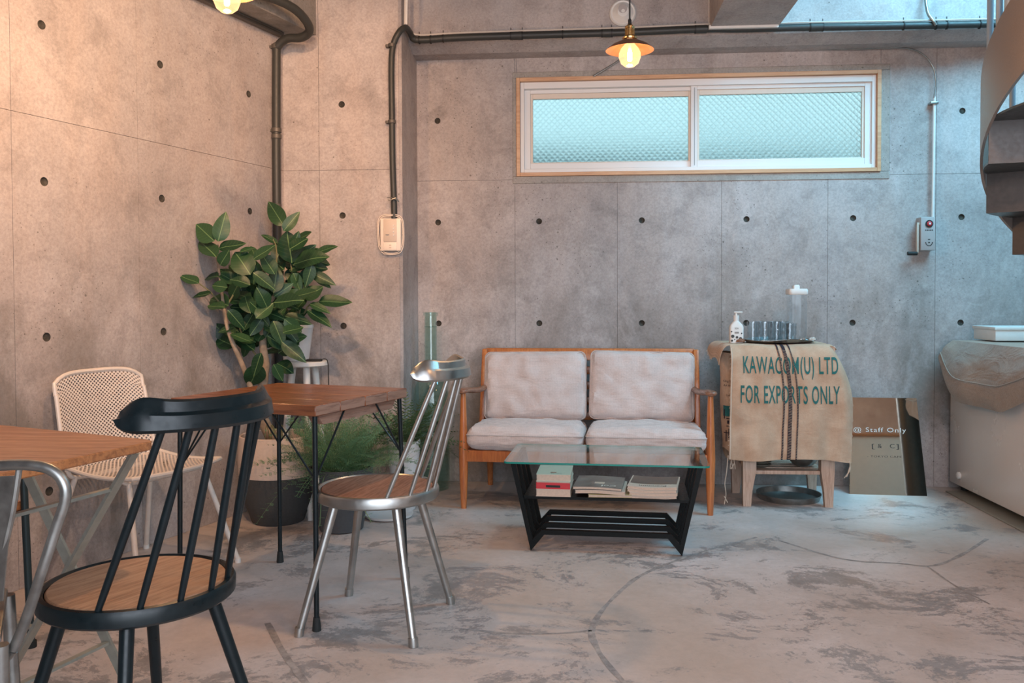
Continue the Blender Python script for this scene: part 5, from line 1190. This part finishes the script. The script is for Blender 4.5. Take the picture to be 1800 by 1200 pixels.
# white stool with a second plant
SP0 = onY(536, 640, 4.24); SP0.z = 0; ztp = .777
sl = thing('white_stool', 'small white round stool behind the dining table', 'stool', SP0)
bm = bm_(); lathe(bm, [(0, -.025), (.112, -.025), (.118, -.020), (.118, -.004), (.114, 0), (0, 0)], (SP0.x, SP0.y, ztp), 40); obj('seat', bm, WHITE, sl, world=True)
for k in range(3):
    a = math.radians((-65, 55, 185)[k]); p0 = SP0+Vector((.06*math.cos(a), .06*math.sin(a), ztp-.026)); p1 = SP0+Vector((.15*math.cos(a), .15*math.sin(a), 0)); bm = bm_(); tube(bm, [p0, p1], [.018, .013], 12); obj('leg', bm, WHITE, sl, world=True)
p2 = thing('potted_ficus', 'leafy plant in a tall white pot on the white stool', 'plant', (SP0.x-.045, SP0.y, ztp+.0005))
PC = Vector((SP0.x-.045, SP0.y, ztp+.0005))
bm = bm_(); lathe(bm, [(0, 0), (.058, 0), (.062, .004), (.064, .010), (.085, .165), (.088, .168), (.088, .185), (.083, .185), (.080, .17), (.078, .155), (0, .155)], PC, 36); obj('pot', bm, POTWHITE, p2, world=True)
bm = bm_(); lathe(bm, [(.079, .157), (.04, .165), (0, .16)], PC, 24); obj('soil', bm, SOIL, p2, world=True)
d2_ = 4.2
for pts in ([PC+Vector((0, 0, .16)), onY(522, 520, d2_), onY(512, 470, d2_), onY(503, 410, d2_)], [PC+Vector((.01, 0, .16)), onY(530, 525, d2_), onY(546, 490, d2_), onY(556, 450, d2_)], [PC+Vector((.02, 0, .16)), onY(540, 540, d2_), onY(560, 530, d2_)]): branch(p2, pts, .006)
second = [(500, 398, 470, 352, 0, .8), (499, 406, 521, 374, 0, 1), (512, 462, 507, 405, 0, 1.25), (523, 424, 544, 405, 0, .9), (489, 428, 459, 408, .3, .6), (556, 444, 591, 427, .4, .8), (515, 463, 578, 449, .5, .8), (503, 460, 488, 425, 0, 1), (500, 475, 468, 445, 0, 1), (525, 452, 548, 434, 0, 1), (547, 481, 582, 492, .3, .9), (550, 487, 583, 501, .3, .8), (535, 525, 566, 502, 0, 1.25), (560, 531, 617, 527, .5, .7), (540, 545, 582, 566, .5, .7), (530, 500, 548, 470, 0, 1), (515, 480, 530, 510, 0, 1), (548, 465, 540, 500, 0, 1), (525, 480, 500, 505, 0, 1), (540, 520, 515, 545, 0, 1), (530, 470, 555, 462, .2, 1), (545, 535, 575, 540, .4, .8), (510, 440, 530, 470, 0, 1), (500, 430, 480, 465, 0, 1), (505, 560, 535, 545, .3, 1)]
for (a, b_, c, d, fl_, sc) in second: pxleaf(p2, a, b_, c, d, d2_+random.uniform(-.06, .04), random.uniform(-.05, .03), fl_, sc)
for i in range(20):
    x, y = random.gauss(520, 18), random.gauss(485, 28); a = random.uniform(0, 2*PI); pxleaf(p2, x, y, x+34*math.cos(a), y+30*math.sin(a), d2_+random.uniform(-.02, .12), random.uniform(-.05, .05), random.uniform(0, .5))
# little adapter and its cable on the stool
ad = thing('power_adapter', 'black adapter with a hanging cable on the white stool', 'adapter', (SP0.x+.06, SP0.y-.02, ztp+.0005))
bm = bm_(); rounded_box(bm, (SP0.x+.02, SP0.y-.05, ztp+.0005), (SP0.x+.095, SP0.y-.01, ztp+.012), .004); obj('body', bm, INK, ad, world=True)
a = onY(560, 616, 4.2); bm = bm_(); tube(bm, smoothpath([Vector((SP0.x+.09, SP0.y-.03, ztp+.008)), Vector((SP0.x+.115, SP0.y-.03, ztp+.012)), Vector((SP0.x+.128, SP0.y-.03, ztp-.01)), Vector((SP0.x+.13, SP0.y-.03, ztp-.10)), Vector((SP0.x+.13, SP0.y-.03, .4)), Vector((SP0.x+.12, SP0.y-.03, .02))], 5), .0028, 6); obj('cable', bm, INK, ad, world=True)

# ferns
def frond_mesh(seed, curl, mat, wide=.17, lacy=True):
    rnd = random.Random(seed); bm = bm_(); lay = bm.loops.layers.uv.verify(); n = 16
    def ctr(s): return Vector((.03*math.sin(s*4+seed), s, .32*s-curl*s*s))
    P_ = [ctr(i/n) for i in range(n+1)]
    for a, c in zip(P_, P_[1:]):
        bm.faces.new([bm.verts.new(p) for p in (a+Vector((-.004, 0, 0)), a+Vector((.004, 0, 0)), c+Vector((.004, 0, 0)), c+Vector((-.004, 0, 0)))])
    for i in range(1, n+1):
        s = i/n; p = P_[i]; L_ = wide*math.sin(PI*min(1, .12+s*.86))**.8
        for sd in (-1, 1):
            d = Vector((sd*1, .45, -.12+rnd.uniform(-.25, .25))).normalized(); w_ = .018 if lacy else .024
            f = Vector((0, 1, 0))
            if lacy:
                m_ = 4
                bm.faces.new([bm.verts.new(q) for q in (p, p+d*L_+f*.002, p+d*L_*.5+f*.007)])
                for k in range(1, m_+1):
                    q = p+d*(L_*k/(m_+.6)); ll = L_*.24*(1-.6*k/m_)+.010
                    for s2_ in (-1, 1):
                        e = (d*.5+f*s2_).normalized()*ll; bm.faces.new([bm.verts.new(v_) for v_ in (q-d*.008, q+e*.6-d*.004, q+e+Vector((0, 0, -.005)), q+e*.5+d*.010)])
            else:
                bm.faces.new([bm.verts.new(q) for q in (p-f*.006, p+d*L_*.5-f*w_*.5, p+d*L_, p+d*L_*.5+f*w_*.6, p+f*.010)])
    me = bpy.data.meshes.new('frond'); bm.to_mesh(me); bm.free(); me.materials.append(mat); return me
def fern(name, label, base, potr, poth, potmat, fm, nf, ln_, spread, clay=None, cx=0, lift=.0):
    T = thing(name, label, 'plant', base)
    bm = bm_(); lathe(bm, [(0, 0), (potr*.62, 0), (potr*.68, .006), (potr*.98, poth*.86), (potr*1.0, poth*.88), (potr*1.0, poth), (potr*.93, poth), (potr*.92, poth*.88), (0, poth*.86)], base, 40); obj('pot', bm, potmat, T, world=True)
    bm = bm_(); lathe(bm, [(potr*.92, poth*.88), (potr*.5, poth*.93), (0, poth*.95)], base, 28); obj('soil', bm, SOIL, T, world=True)
    fm_ = [frond_mesh(s_, c_, fm, wd_, ly) for s_, c_, wd_, ly in ((1, .42, .20, fm is FERN), (2, .75, .18, fm is FERN), (5, .28, .16, fm is FERN), (7, 1.0, .20, fm is FERN))]
    for i in range(nf):
        az = 2*PI*i/nf*5.17+random.uniform(-.3, .3); el = random.uniform(.15, 1.15) if i % 3 else random.uniform(.8, 1.45)
        l_ = ln_*random.uniform(.7, 1.15)
        b0 = Vector(base)+Vector((potr*.5*math.cos(az)+cx, potr*.5*math.sin(az), poth*.9+lift))
        y = Vector((math.cos(az)*math.cos(el), math.sin(az)*math.cos(el), math.sin(el))); z = (Vector((0, 0, 1))-y*y.z); 
        z = z.normalized() if z.length > .1 else Vector((-math.cos(az), -math.sin(az), 0)); x = y.cross(z)
        R4 = Matrix(((x.x, y.x, z.x, 0), (x.y, y.y, z.y, 0), (x.z, y.z, z.z, 0), (0, 0, 0, 1))) @ Matrix.Rotation(random.uniform(-.5, .5), 4, 'Y')
        inst('frond', random.choice(fm_), T, wm(T).inverted() @ (Matrix.Translation(b0) @ R4 @ Matrix.Diagonal((l_*spread, l_, l_, 1))))
    if clay: 
        bm = bm_(); a = onY(556, 843, base[1]-potr-.002); rounded_box(bm, (a.x-.012, a.y-.002, a.z-.018), (a.x+.012, a.y+.012, a.z+.018), .002); obj('label_sticker', bm, PLASTIC, T, world=True)
    return T
fern('potted_fern', 'bushy lacy fern in a slate grey pot under the dining table', Vector((-1.105, 3.96, 0)), .150, .30, POTSLATE, FERN, 104, .31, 1.15, True, -.0)
fern('potted_fern', 'dark spiky fern in a pale pot beside the tall glass bottle', Vector((-.885, 4.36, 0)), .085, .36, POTWHITE, FERN2, 60, .265, .8, False, .01)
bm = bm_(); lathe(bm, [(0, 0), (.10, 0), (.118, .008), (.122, .02), (.118, .02), (.10, .012), (0, .008)], seg=36); o = obj('pot_saucer', bm, POTWHITE); o.location = (-.93, 4.2, 0); tag(o, 'pale saucer on the floor behind the slate pot', 'saucer')
# tall glass bottle
gb = thing('glass_bottle', 'very tall clear greenish glass bottle against the back wall', 'bottle', onY(757, 550, 4.86)*1.0); gb.location.z = 0
bm = bm_(); lathe(bm, [(0, .004), (.098, .0), (.104, .012), (.106, .06), (.106, .50), (.098, .58), (.072, .64), (.046, .675), (.037, .71), (.0355, .985), (.0355, .992), (.043, .994), (.044, 1.012), (.036, 1.014), (.0315, 1.01), (.031, .99), (.031, .71), (.040, .68), (.068, .636), (.092, .58), (.1005, .50), (.1005, .06), (.095, .018), (0, .016)], seg=40); obj('glass_body', bm, GLASS_G, gb)
bm = bm_(); 
for (r_, z_) in ((.0375, .93), (.107, .20), (.107, .34)): lathe(bm, [(r_-.002, z_-.003), (r_+.0012, z_), (r_-.002, z_+.003)], seg=36)
obj('moulded_ring', bm, GLASS_G, gb)
bpy.context.view_layer.update()
